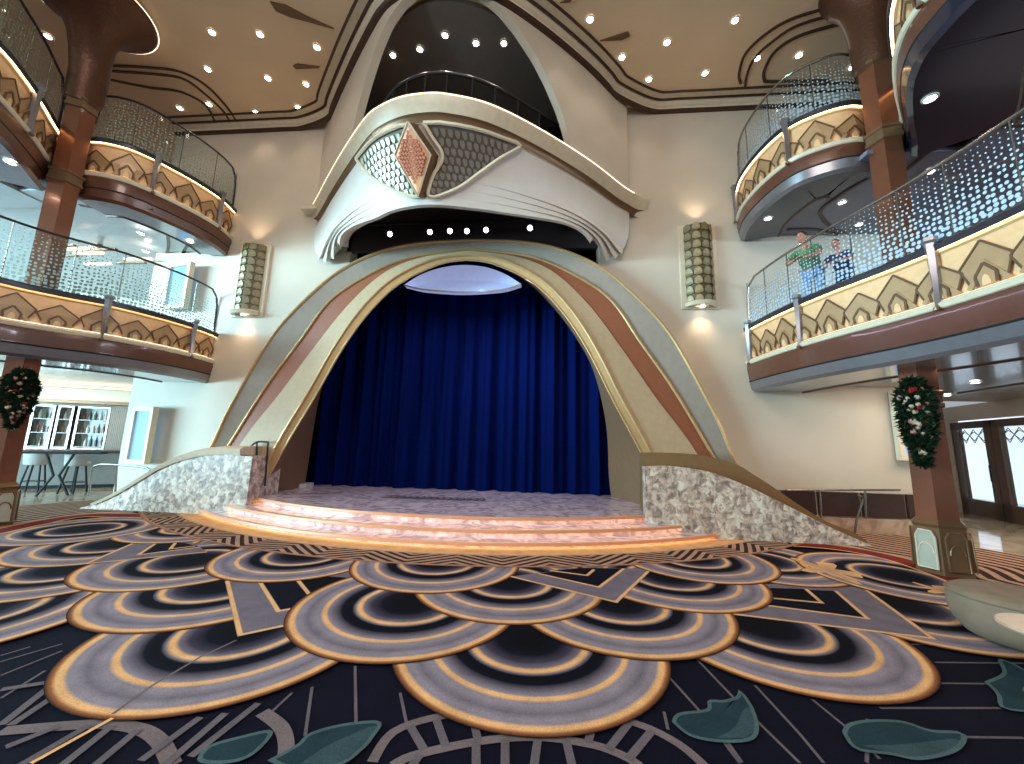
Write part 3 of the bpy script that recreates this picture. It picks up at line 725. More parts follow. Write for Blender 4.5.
# pale lens-shaped soffit at the arch crown; light on it painted as emission
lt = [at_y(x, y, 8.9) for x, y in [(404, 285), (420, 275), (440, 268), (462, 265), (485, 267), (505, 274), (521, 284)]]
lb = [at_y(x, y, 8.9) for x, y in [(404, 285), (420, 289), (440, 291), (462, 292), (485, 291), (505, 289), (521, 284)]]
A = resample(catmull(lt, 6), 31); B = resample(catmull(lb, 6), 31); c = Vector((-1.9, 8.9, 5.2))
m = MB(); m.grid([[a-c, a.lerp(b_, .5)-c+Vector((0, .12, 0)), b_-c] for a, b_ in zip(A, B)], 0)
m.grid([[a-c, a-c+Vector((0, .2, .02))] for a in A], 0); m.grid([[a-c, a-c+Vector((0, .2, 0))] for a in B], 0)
e = empty('crown_soffit', c); tag(e, 'pale blue lens-shaped soffit with painted-in glow at the crown of the arch', 'soffit panel')
m.build('panel', mat('blue_soffit_painted_glow', (176, 190, 224), .4, emis=(.38, .46, .8), estr=.55), e)
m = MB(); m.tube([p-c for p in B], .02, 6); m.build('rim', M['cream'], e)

# ================================================================== UPPER BALCONY (BOW)
bal = empty('bow_balcony', (0, 0, 0)); tag(bal, 'bow-fronted white plaster balcony above the arch with scaled panels', 'balcony')
CAPX = [v3(p) for p in CAP]+[v3((2.12, 8.36)), v3((2.35, 8.42))]
cp = resample(catmull([v3((-6.15, 8.45))]+CAPX, 8), 140); cpn = normals2(cp, 1)
m = MB(); sweep(m, cp, cpn, [(-.22, 7.30), (-.02, 7.33), (.03, 7.30), (.02, 7.26), (-.03, 7.16), (-.09, 7.06)], 0)
sweep(m, cp, cpn, [(-.09, 7.06), (-.14, 7.02), (-.17, 6.93), (-.12, 6.88)], 1)
m.build('cap_moulding', [M['cream'], M['bronze']], bal)
m = MB(); sweep(m, cp[6:-6], cpn[6:-6], [(.0, 7.332), (.035, 7.318), (.040, 7.296), (.032, 7.290)], 0); m.build('light_strip', M['strip_soft'], bal)
# body surface
TOP = [v3((p.x, p.y)) for p in resample(cp[3:-6], 81)]; tn = normals2(TOP, 1); TOP = [Vector((p.x+n_.x*-.13, p.y+n_.y*-.13, 6.90)) for p, n_ in zip(TOP, tn)]
BOT = [(-4.95, 8.35, 5.98), (-4.75, 7.9, 5.96), (-4.4, 7.40, 5.93), (-3.9, 7.0, 5.90), (-3.35, 6.7, 5.88), (-2.9, 6.42, 5.86), (-2.4, 6.27, 5.84), (-1.95, 6.27, 5.84), (-1.4, 6.42, 5.86), (-.88, 6.6, 5.88), (-.14, 6.88, 5.9), (.35, 7.12, 5.92), (.75, 7.45, 5.94), (1.05, 7.85, 5.95), (1.2, 8.35, 5.93)]
BOT = resample(catmull(BOT, 6), 81)
# patterned panels
def bpt(u, v, o=.03):
    e = 1e-3; p = body0(u, v)
    n_ = (body0(u+e, v)-body0(u-e, v)).cross(body0(u, v+e)-body0(u, v-e)).normalized()
    if n_.y > 0: n_ = -n_
    return p+n_*o
def body0(u, v):
    i = min(max(u, 0), .9999)*80; k = min(int(i), 79); t = i-k
    a = TOP[k].lerp(TOP[k+1], t); c_ = BOT[k].lerp(BOT[k+1], t); e = abs(u*2-1)**2.2
    K = a.lerp(c_, .55) + Vector((0, .10*(1-e), .06*(1-e))); K = K.lerp(Vector((a.x+(.12 if u > .5 else -.12), a.y, c_.z-.35)), e*.9)
    return a*(1-v)**2 + K*2*v*(1-v) + c_*v*v
def body(u, v):
    e = abs(u*2-1)**2.2; s = 0
    if v > .52:                            # lapped drapery mouldings towards the lower edge
        w = (v-.52)/.48*4; s = .015*math.floor(w+.001)+(.03+.09*e)*((w+.001) % 1)
        q = min(max((abs(u-.45)-.05)/.28, 0), 1); s *= q*q*(3-2*q)
    u2 = min(max(u, .004), .99); d_ = 1e-3
    n_ = (body0(u2+d_, v)-body0(u2-d_, v)).cross(body0(u2, v+d_)-body0(u2, v-d_)).normalized()
    if n_.y > 0: n_ = -n_
    return body0(u, v) + n_*s
m = MB(); VV = [0, .1, .2, .3, .4]+[.47]+[.52+.48*(k+t)/4 for k in range(4) for t in (.002, .5, .985)]
m.grid([[body(k/80, v) for v in VV] for k in range(81)], 0)
m.grid([[body(k/80, VV[-1]), body(k/80, VV[-1])+Vector((0, .08, .0)), BOT[k]+Vector((0, .35 if 2 < k < 78 else 0, .25))] for k in range(81)], 0)
m.build('plaster_body', M['plaster'], bal, smooth=24)
def to_px(p):
    v = Vector(p)-Vector((0, 0, EYE)); z = v.dot(FW); return (512+F_PX*v.dot(RT)/z, 382-F_PX*v.dot(UP)/z)
def inv(px, py):                          # find u,v of the surface nearest to a sight line
    best = None
    for a in range(20, 66):
        for b_ in range(0, 21):
            q = to_px(body0(a/80, b_/20)); d = (q[0]-px)**2+(q[1]-py)**2
            if best is None or d < best[0]: best = (d, a/80, b_/20)
    _, u, v = best; su, sv = 1/160, 1/40
    for _i in range(14):
        c_ = [(u+i*su, min(max(v+j*sv, 0), 1)) for i in (-1, 0, 1) for j in (-1, 0, 1)]
        u, v = min(c_, key=lambda w: (to_px(body0(*w))[0]-px)**2+(to_px(body0(*w))[1]-py)**2); su *= .7; sv *= .7
    return u, v
def inside(poly, x, y):
    c_ = False; j = len(poly)-1
    for i in range(len(poly)):
        xi, yi = poly[i]; xj, yj = poly[j]
        if (yi > y) != (yj > y) and x < (xj-xi)*(y-yi)/(yj-yi)+xi: c_ = not c_
        j = i
    return c_
def scalepanel(name, outl, nu, nv, bm_, sm_, parent):
    uv = [inv(*q) for q in outl]; uv = [(p.x, p.y) for p in resample(catmull([v3(p) for p in uv+[uv[0]]], 4), 70)][:-1]
    us = [p[0] for p in uv]; vs = [p[1] for p in uv]; u0, u1, w0, w1 = min(us), max(us), min(vs), max(vs)
    cu_ = sum(us)/len(us); cv_ = sum(vs)/len(vs)
    m = MB(); rows = []
    K = 6
    m.add([bpt(cu_, cv_, .03)], [])
    for k in range(1, K+1): m.add([bpt(cu_+(a-cu_)*k/K, cv_+(b_-cv_)*k/K, .03) for a, b_ in uv], [])
    n_ = len(uv)
    for i in range(n_): m.f.append((0, 1+i, 1+(i+1) % n_)); m.m.append(0)
    for k in range(K-1):
        for i in range(n_): m.f.append((1+k*n_+i, 1+(k+1)*n_+i, 1+(k+1)*n_+(i+1) % n_, 1+k*n_+(i+1) % n_)); m.m.append(0)
    pan = m.build(name, bm_, parent)
    m = MB(); du = (u1-u0)/nu; dv = (w1-w0)/nv
    for i in range(nu+1):
        for j in range(nv+1):
            a = u0+(i+(.5 if j % 2 else 0))*du; b_ = w0+j*dv
            if not (inside(uv, a, b_) and inside(uv, a+du*.3, b_) and inside(uv, a-du*.3, b_) and inside(uv, a, b_+dv*.4)): continue
            q = [(a+.36*du*math.cos(t), b_+.62*dv*max(-.45, math.sin(t))) for t in [PI*2*k/10 for k in range(10)]]
            top = [bpt(x, y, .055) for x, y in q]; bt = [bpt(x, y, .03) for x, y in q]
            m.add(top+bt, [tuple(range(10))]+[(k, 10+k, 10+(k+1) % 10, (k+1) % 10) for k in range(10)])
    m.build('scale_relief', sm_, pan, smooth=0)
    m = MB(); fr = [bpt(a, b_, .05) for a, b_ in uv]; m.tube(fr+[fr[0]], .035, 6); m.build('panel_frame', M['cream'], pan)
    return pan
scalepanel('scale_panel', [(349, 152), (365, 138), (385, 128), (411, 121), (405, 138), (401, 157), (410, 178), (421, 197), (400, 193), (375, 178)], 13, 9, M['panel_base'], M['scale'], bal)
scalepanel('scale_panel', [(424, 120), (450, 121), (480, 127), (505, 135), (522, 141), (500, 158), (478, 174), (455, 190), (430, 198), (433, 178), (443, 157), (433, 138)], 16, 9, mat('bronze_panel', (104, 92, 80), .5), mat('bronze_scale', (132, 122, 110), .35, .3), bal)
# centre diamond
dq = [(415, 119), (437, 156), (425, 198), (403, 156)]
dp = [bpt(*inv(*q), .06) for q in dq]; cn_ = (dp[2]-dp[0]).cross(dp[1]-dp[3]).normalized()
if cn_.y > 0: cn_ = -cn_
cn_ = (cn_+Vector((-.35, 0, 0))).normalized()
m = MB(); m.plate([p+cn_*.14 for p in dp], cn_, .22); di = m.build('diamond_block', M['bronze'], bal, smooth=0)
m = MB(); cc = sum(dp, Vector())/4+cn_*.141; m.plate([cc+(p+cn_*.141-cc)*.93+cn_*.02 for p in dp], cn_, .02); df = m.build('diamond_face', M['peach'], di, smooth=0)
m = MB()
for i in range(-5, 6):
    for j in range(-8, 9):
        a = (i+(.5 if j % 2 else 0))/5.5; b_ = j/8.5
        if abs(a)+abs(b_) > .86: continue
        c0 = cc+(dp[1]-dp[3])*.5*.93*a+(dp[2]-dp[0])*.5*.93*b_+cn_*.045
        U = (dp[1]-dp[3]).normalized(); V = (dp[2]-dp[0]).normalized()
        m.plate([c0+U*.026*math.cos(t)+V*.032*math.sin(t)+cn_*.012 for t in [2*PI*k/8 for k in range(8)]], cn_, .05)
m.build('scale_relief', M['peach2'], df, smooth=0)
m = MB()
fr = [p+cn_*.16 for p in dp]; m.tube(fr+[fr[0]], .02, 5); m.build('panel_frame', M['cream'], di)
# glass railing of the bow balcony
rail = empty('bow_glass_railing', (0, 0, 0)); tag(rail, 'curved clear glass railing with dark handrail on top of the bow balcony', 'railing')
rpth = resample([p for p in cp if -4.1 < p.x < .55], 61); rn = normals2(rpth, 1)
ins = [p+n_*-.45 for p, n_ in zip(rpth, rn)]
m = MB(); m.tube([Vector((p.x, p.y, 8.22)) for p in ins], .03, 8); m.build('handrail', M['darkmetal'], rail)
for k in range(10):
    a = ins[k*6:k*6+7]
    m = MB(); m.grid([[(p.x, p.y, 7.34), (p.x, p.y, 8.19)] for p in a], 0); m.build('glass_panel', M['dimglass'], rail)
    m = MB(); p = a[0]; m.box(p.x-.012, p.y-.012, 7.32, p.x+.012, p.y+.012, 8.2); m.build('post', M['darkmetal'], rail, smooth=0)

# ================================================================== SIDE DECK BALCONIES
BALC = {}
def deck_balcony(key, path, side, zt, zb, zs, xfar, label, railing_label, brk, mats, smallrail=True, nseg=70, inset=1.0, ycap=None, yend=None, glasscol=(200, 225, 240), dens=(.47, .10), motif=.47, ceilm=None, slabm=None, cut=None):
    P = resample(catmull([v3(p) for p in path], 8), nseg); N = normals2(P, side)
    b_ = empty('deck_balcony', (P[0].x, P[0].y, zs)); tag(b_, label, 'balcony')
    o0 = Vector((P[0].x, P[0].y, zs)); 
    def build(m, name, mt, par=b_, **k):
        m.v = [tuple(Vector(v)-o0) for v in m.v]; return m.build(name, mt, par, **k)
    H = zt-zb
    m = MB(); sweep(m, P, N, [(-.10, zt-.02), (-.10, zt+.05), (.06, zt+.05), (.08, zt+.02), (.07, zt-.055), (.055, zt-.055), (.055, zt-.04)], 0)
    build(m, 'top_rail_moulding', M['darkmetal'])
    m = MB(); sweep(m, P, N, [(.02, zt-.03), (.02, zt-.08), (-.01, zt-.10), (-.04, zb+.06)], 0); build(m, 'fascia', M['gold_lit'])
    m = MB(); sweep(m, P, N, [(.052, zt-.045), (.022, zt-.045)], 0); build(m, 'light_strip', M['strip'])
    m = MB(); sweep(m, P, N, [(-.04, zb+.06), (.05, zb+.05), (.09, zb+.01), (.07, zb-.04), (.05, zb-.05)], 0); build(m, 'lower_moulding', M['cream'])
    m = MB(); sweep(m, P, N, [(-.03, zb+.061), (-.01, zb+.075), (.03, zb+.052)], 0); build(m, 'light_strip', M['strip_soft'])
    hb = zs+.20
    m = MB(); sweep(m, P, N, [(.05, zb-.05), (.06, zb-.14), (.03, hb+.05), (.03, hb+.03)], 0); sweep(m, P, N, [(.03, hb+.03), (.04, hb+.02), (.03, hb)], 1)
    sweep(m, P, N, [(.03, hb), (.0, zs+.05), (-.06, zs)], 2); sweep(m, P, N, [(-.06, zs), (-inset*.98, zs)], 3)
    sweep(m, P, N, [(-inset*.98, zs), (-inset, zs-.02), (-inset-.03, zs-.02), (-inset-.04, zs+.15)], 4)
    build(m, 'soffit_moulding', [M['brown'], M['black'], mats[0], mats[1], M['groove']])
    # relief of overlapping diamonds
    arc = [0]
    for i in range(1, len(P)): arc.append(arc[-1]+(P[i]-P[i-1]).length)
    def ev(s):
        s = min(max(s, 0), arc[-1]-1e-4); k = max(i for i in range(len(arc)) if arc[i] <= s); k = min(k, len(P)-2)
        t = (s-arc[k])/(arc[k+1]-arc[k]); return P[k].lerp(P[k+1], t), N[k].lerp(N[k+1], t).normalized()
    def mp(s, z, o):
        p, n_ = ev(s); f = (z-zb)/H; return Vector((p.x+n_.x*(o-.04+.05*max(0, f-.1)), p.y+n_.y*(o-.04+.05*max(0, f-.1)), z))
    m = MB(); ml = MB()
    def shape(mb, pts, o, d, mi=0):
        top = [mp(s, z, o) for s, z in pts]; bt = [mp(s, z, o-d) for s, z in pts]; k = len(pts)
        mb.add(top+bt, [tuple(range(k))]+[(i, k+i, k+(i+1) % k, (i+1) % k) for i in range(k)], mi)
    def stroke(mb, a, c_, w, o, d, mi=0):
        dx, dz = c_[0]-a[0], c_[1]-a[1]; l = math.hypot(dx, dz); nx, nz = -dz/l*w/2, dx/l*w/2
        shape(mb, [(a[0]+nx, a[1]+nz), (c_[0]+nx, c_[1]+nz), (c_[0]-nx, c_[1]-nz), (a[0]-nx, a[1]-nz)], o, d, mi)
    zc = zb+.06; h = H-.20; w = motif*.53
    n_m = int(arc[-1]/motif); 
    for i in range(n_m):
        s0 = (i+.5)*arc[-1]/n_m; hh = h*(.86 if i % 2 else 1.0)
        top = zc+hh
        D = [(s0-w*.62, zc+.01), (s0-w, zc+hh*.52), (s0, top), (s0+w, zc+hh*.52), (s0+w*.62, zc+.01)]
        shape(m, D, .030+.004*(i % 2), .03)
        for a, c_ in zip(D, D[1:]): stroke(m, a, c_, .022, .040, .02, 1)
        stroke(m, (s0-w*.75, zc+.02), (s0+w*.05, zc+hh*.55), .05, .048, .02, 0); stroke(m, (s0+w*.75, zc+.02), (s0-w*.05, zc+hh*.55), .05, .048, .02, 0)
        q = [(s0-w*.36, zc+.02), (s0-w*.40, zc+hh*.26), (s0, zc+hh*.50), (s0+w*.40, zc+hh*.26), (s0+w*.36, zc+.02)]
        shape(m, q, .056, .02, 0)
        for a, c_ in zip(q, q[1:]): stroke(m, a, c_, .03, .064, .02, 1)
        q = [(s0+w*.17*math.cos(t), zc+.02+hh*.22*math.sin(t)) for t in [PI*k/8 for k in range(9)]]
        shape(m, q, .07, .02, 2)
    build(m, 'diamond_relief', [M['gold_plate'], M['gold_line'], M['gold_lit']], smooth=0)
    # brackets
    for f in brk:
        s = f*arc[-1]; p, n_ = ev(s); t_ = Vector((-n_.y, n_.x, 0))
        m = MB()
        rows = []
        for z, ww, dd in ((zt+.15, .05, .09), (zt+.14, .07, .12), (zt+.09, .07, .12), (zt+.06, .055, .10), (zt-.15, .048, .095), (zb+.2, .03, .085), (zb-.03, .02, .10)):
            q = p
            rows.append([(q.x+t_.x*ww*c_+n_.x*(.02+dd*s_), q.y+t_.y*ww*c_+n_.y*(.02+dd*s_), z) for c_, s_ in ((-1, 0), (-1, .55), (0, 1), (1, .55), (1, 0), (0, -.3))])
        m.grid(rows, 0, True); m.add(rows[0], [tuple(range(6))])
        q = p+n_*.10
        m.lathe([(.03, zb-.07), (.035, zb-.04), (.02, zb-.02)], 8, 1, (q.x, q.y, 0))
        build(m, 'bracket', [M['silver'], M['bronze']], smooth=20)
    # deck slab: ceiling underneath and floor above, out to the side
    inn = [p+n_*-inset for p, n_ in zip(P, N)]; inn = [q for q in inn if min((q-p).length for p in P) > inset*.96]; out_ = [p+n_*-.05 for p, n_ in zip(P, N)]
    ye = yend if yend is not None else P[-1].y
    yb = 13.0 if side < 0 else 10.6
    cl = [(p.x, p.y) for p in inn[::2]]
    cl = [q for q in cl if (q[0] > xfar) == (inn[0].x > xfar)]
    c1 = cl+[(cl[-1][0], ye), (xfar, ye), (xfar, yb)]
    wx = -10.05 if side < 0 else 7.95
    c1 += [(wx, yb), (wx, 8.46), (cl[0][0], 8.46)]
    if ycap: c1 = cl+[(cl[-1][0], ye), (xfar, ye), (xfar, ycap), (cl[0][0], ycap)]
    dz = -.012 if ycap else 0
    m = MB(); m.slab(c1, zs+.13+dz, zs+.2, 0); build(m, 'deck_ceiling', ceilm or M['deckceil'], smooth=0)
    cl2 = [(p.x, p.y) for p in out_[::3]]
    c2 = cl2+[(cl2[-1][0], ye), (xfar, ye), (xfar, yb), (wx, yb), (wx, 8.46), (cl2[0][0], 8.46)]
    if ycap: c2 = cl2+[(cl2[-1][0], ye), (xfar, ye), (xfar, ycap), (cl2[0][0], ycap)]
    m = MB(); m.slab(c2, zt-.16+dz, zt-.06+dz, 0); build(m, 'deck_floor', M['brown'], smooth=0)
    # glass railing
    r = empty('glass_railing', (P[0].x, P[0].y, zt)); tag(r, railing_label, 'railing'); ro = Vector((P[0].x, P[0].y, zt))
    gl = glass_mat('bubble_glass', (.90, .95, .97), True, dens[0], dens[1], 0, 1.0, glasscol, voro=15)
    Q = [p+n_*-.06 for p, n_ in zip(P, N)]
    hr = [Vector((p.x, p.y, zt+1.08))-ro for p in Q]
    m = MB(); m.tube([Vector((hr[0].x, hr[0].y+.02, .08)), Vector((hr[0].x, hr[0].y, .75)), hr[0]+Vector((0, -.05, -.12))]+hr[3:], .022, 8); m.build('handrail', M['metal'] if side > 0 else M['darkmetal'], r)
    npan = max(3, int(arc[-1]/.62)); st = (len(Q)-1)/npan
    for k in range(npan):
        seg = Q[int(round(k*st)):int(round((k+1)*st))+1]
        m = MB(); i0 = int(round(k*st)); m.grid([[(p.x-ro.x, p.y-ro.y, .05), (p.x-ro.x, p.y-ro.y, 1.05)] for p in seg], 0, False, [c_ for q_ in range(len(seg)) for c_ in ((arc[i0+q_], .05, 0), (arc[i0+q_], 1.05, 0))]); m.build('glass_panel', gl, r)
        p = seg[0]-ro; m = MB(); m.box(p.x-.006, p.y-.006, .04, p.x+.006, p.y+.006, 1.06); m.build('post', M['metal'], r, smooth=0)
    BALC[key] = (P, N)
    return b_

R2 = [(4.36, 8.48), (4.36, 8.0), (4.42, 7.2), (4.58, 6.3), (4.82, 5.4), (4.95, 4.6), (5.0, 3.7), (5.1, 2.5), (5.3, 1.0)]
R3 = [(4.36, 8.48), (4.20, 7.9), (4.20, 7.2), (4.36, 6.6), (4.70, 6.30), (5.05, 6.17), (5.36, 6.22)]
R3b = [(5.75, 5.98), (5.44, 5.62), (5.08, 5.26), (4.70, 4.84), (4.46, 4.5), (4.32, 4.1), (4.35, 3.4), (4.7, 2.6), (5.2, 1.8)]
LL2 = [(-8.06, 8.48), (-7.96, 7.9), (-8.0, 7.2), (-8.24, 6.4), (-8.66, 5.85), (-8.95, 5.3), (-9.1, 4.4), (-9.2, 3.2)]
LL3 = [(-8.06, 8.48), (-7.95, 7.9), (-8.05, 7.2), (-8.36, 6.42), (-8.75, 6.14), (-9.15, 6.08)]
LL3b = [(-9.50, 5.90), (-9.22, 5.55), (-8.88, 5.15), (-8.55, 4.7), (-8.3, 4.3), (-8.15, 3.8), (-8.2, 3.0)]
deck_balcony('R2', R2, 1, 4.17, 3.42, 2.80, 16.5, 'right lower deck balcony with lit gold diamond fascia over the garlanded column', 'bubble-patterned glass railing of the right lower deck balcony', (.02, .21, .47, .70, .9), (M['silver'], M['soffit']), ceilm=M['soffit'])
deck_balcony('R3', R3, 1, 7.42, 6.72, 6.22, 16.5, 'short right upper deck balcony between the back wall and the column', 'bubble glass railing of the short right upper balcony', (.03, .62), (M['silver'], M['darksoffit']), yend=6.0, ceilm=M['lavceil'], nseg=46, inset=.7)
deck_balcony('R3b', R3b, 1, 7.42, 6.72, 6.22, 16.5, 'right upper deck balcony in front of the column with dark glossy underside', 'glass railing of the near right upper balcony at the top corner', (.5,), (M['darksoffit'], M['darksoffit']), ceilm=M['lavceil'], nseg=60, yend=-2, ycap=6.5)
deck_balcony('L2', LL2, -1, 4.02, 3.36, 2.82, -18.9, 'left lower deck balcony with lit gold diamond fascia over the bar', 'bubble-patterned glass railing of the left lower deck balcony', (.13, .40, .75), (M['silver'], M['soffit']), ceilm=M['deckceil'], glasscol=(128, 142, 132), dens=(.42, .12), yend=0)  # dots of the left railings darkened, backlit shade painted into glasscol
deck_balcony('L3', LL3, -1, 7.32, 6.58, 6.08, -18.9, 'short left upper deck balcony between the back wall and the column', 'glass railing of the short left upper balcony', (.18, .62), (M['brown'], M['soffit']), ceilm=M['deckceil'], yend=6.0, glasscol=(150, 166, 150), dens=(.38, .22), nseg=46, inset=.6)
deck_balcony('L3b', LL3b, -1, 7.32, 6.58, 6.08, -18.9, 'left upper deck balcony in front of the column at the photo edge', 'glass railing of the near left upper balcony at the photo edge', (.35,), (M['brown'], M['soffit']), ceilm=M['deckceil'], glasscol=(150, 166, 150), dens=(.38, .22), yend=0, nseg=50, ycap=6.5)
# grooves on the deck ceilings
m = MB()
def under(px, z, w=.06): ceil_line([xy(at_z(x, y, z)) for x, y in px], w, z=z+.0, mb=m, d=.02)
under([(787, 229), (815, 229), (840, 236), (858, 250)], 6.35); under([(868, 178), (840, 195), (820, 212), (832, 228), (845, 232)], 6.35); under([(905, 170), (960, 132), (1024, 125)], 6.35); under([(1040, 90), (985, 116), (1024, 117)], 6.35)
under([(150, 208), (165, 224), (168, 250), (158, 262)], 6.21); under([(185, 250), (178, 262), (190, 240)], 6.21); under([(80, 205), (130, 212), (175, 230), (196, 250)], 6.21)
under([(958, 393), (1024, 383)], 2.93, .05); under([(880, 395), (935, 388)], 2.93, .05)
tag(m.build('trim_4', M['groove'], smooth=0), kind='structure')

# ================================================================== COLUMNS
def column(x, y, label, ring_zs, flare, rot, shift=(0, 0), ring=True):
    c = empty('column', (x, y, 0)); tag(c, label, 'column')
    m = MB(); m.lathe([(.235, .70), (.225, 2.45), (.225, 9.0)], 6, 0, rot=rot, caps=False); m.build('shaft', M['copper'], c, smooth=0)
    m = MB()
    m.lathe([(.31, 0), (.31, .07), (.295, .09), (.28, .62), (.295, .66), (.26, .70), (.235, .73)], 6, 0, rot=rot); pd = m.build('pedestal', M['pedestal'], c, smooth=0)
    for k in range(6):
        a = rot+PI/6+k*PI/3; d = Vector((math.cos(a), math.sin(a), 0)); t = Vector((-d.y, d.x, 0)); R = .245
        def q(u, z, o): return d*(R+.012+o-.018*(z/.7)) + t*u + Vector((0, 0, z))
        outl = [(-.105, .10), (.105, .10), (.105, .50), (.065, .58), (-.065, .58), (-.105, .50)]
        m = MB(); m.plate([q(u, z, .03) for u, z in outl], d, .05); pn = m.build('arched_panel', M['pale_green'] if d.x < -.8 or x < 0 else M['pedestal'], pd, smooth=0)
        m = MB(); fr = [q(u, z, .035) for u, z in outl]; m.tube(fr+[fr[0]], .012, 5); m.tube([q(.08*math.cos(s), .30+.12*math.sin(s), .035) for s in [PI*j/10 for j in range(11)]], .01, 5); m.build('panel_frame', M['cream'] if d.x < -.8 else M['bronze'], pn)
    for z in ring_zs:
        m = MB(); m.lathe([(.225, z-.12), (.26, z-.10), (.26, z-.05), (.245, z-.04), (.245, z+.06), (.27, z+.08), (.27, z+.12), (.225, z+.14)], 6, 0, rot=rot); m.build('collar', M['bronze'], c, smooth=0)
    prof = [(.24, 7.9), (.27, 8.05), (.28, 8.6), (.30, 8.9), (.34, 9.15), (.44, 9.36), (.50+(flare-.50)*.45, 9.52), (flare-.06, 9.60), (flare, 9.66), (flare, 9.70), (flare-.1, 9.74), (flare-.12, 9.815)]
    m = MB(); rows = []
    for rr_, z in prof:
        t = max(0, min(1, (z-8.6)/1.0)); rows.append([(shift[0]*t+rr_*math.cos(2*PI*k/40), shift[1]*t+rr_*math.sin(2*PI*k/40), z) for k in range(40)])
    m.grid(rows, 0, True); m.build('capital', M['ornate'], c, smooth=50)
    if ring:
        m = MB(); m.lathe([(flare+.01, 9.67), (flare+.025, 9.68), (flare+.01, 9.69)], 40, 0, (shift[0], shift[1], 0), caps=False); m.build('light_ring', M['strip_soft'], c)
    return c
column(5.42, 6.02, 'right hexagonal copper column with arched panels on its pedestal', (2.35, 6.6, 8.0), .60, math.radians(-72), ring=False)
column(-9.12, 5.88, 'left hexagonal copper column with trumpet-shaped bronze capital', (2.35, 6.3, 7.85), .90, math.radians(-33), (.40, -.40))

# ---- wreaths on the columns
def wreath(cx, cy, cz, h, w, nrm, label, seed):
    e = empty('christmas_swag', (cx, cy, cz)); tag(e, label, 'wreath')
    r = random.Random(seed); nrm = Vector(nrm).normalized(); side = Vector((-nrm.y, nrm.x, 0)); up = Vector((0, 0, 1))
    def prof(t): return w*(.55+.45*math.sin(PI*min(1, (t+.15))))*min(1, .4+t*4)*(1 if t < .7 else 1-(t-.7)*2.3)   # t 0 top .. 1 bottom
    m = MB()
    for i in range(2600):
        t = r.random(); a = r.uniform(-1, 1); ww = prof(t)*math.cos(a*.0)
        dx = a*ww; dep = .16*math.sqrt(max(0, 1-a*a))*(r.random()**.4)
        p = side*dx+up*(h*(.5-t))+nrm*(dep+.04)
        d = (side*(a+r.uniform(-.7, .7))+up*r.uniform(-1, 1)+nrm*r.uniform(.2, 1.2)).normalized(); q = d.orthogonal().normalized(); q.rotate(Matrix.Rotation(r.random()*6, 3, d)); l = r.uniform(.05, .11)
        nn = d.cross(q)*.012
        m.add([p-d*l*.3, p+q*l*.22+nn, p+d*l, p-q*l*.22+nn, p-nn], [(0, 1, 2, 3), (0, 4, 2, 1), (0, 3, 2, 4)], 0 if r.random() < .7 else 1)
    m.lathe([(w*.2, -h*.40), (w*.45, -h*.2), (w*.45, h*.25), (w*.3, h*.40)], 10, 0, (nrm.x*.02, nrm.y*.02, 0))
    f = m.build('foliage', [M['leaf'], M['leaf2']], e, smooth=0); f['kind'] = 'stuff'
    for i in range(38):
        t = r.uniform(.06, .93); a = r.uniform(-.85, .85); p = side*a*prof(t)+up*(h*(.5-t))+nrm*(.17*math.sqrt(1-a*a)+.03)
        m = MB(); R = r.uniform(.022, .045); m.lathe([(0.001, -R), (R*.7, -R*.7), (R, 0), (R*.7, R*.7), (.001, R)], 8, 0, p)
        m.build('bauble', M[('bauble_c', 'bauble_c', 'bauble_p', 'bauble_r')[i % 4]], e)
wreath(5.17, 5.84, 2.03, 1.18, .18, (-.75, -1, 0), 'long green wreath with cream and red baubles on the right column', 5)
wreath(-8.86, 5.76, 2.12, .95, .18, (.9, -.7, 0), 'long dark green wreath with pink baubles on the left column', 9)

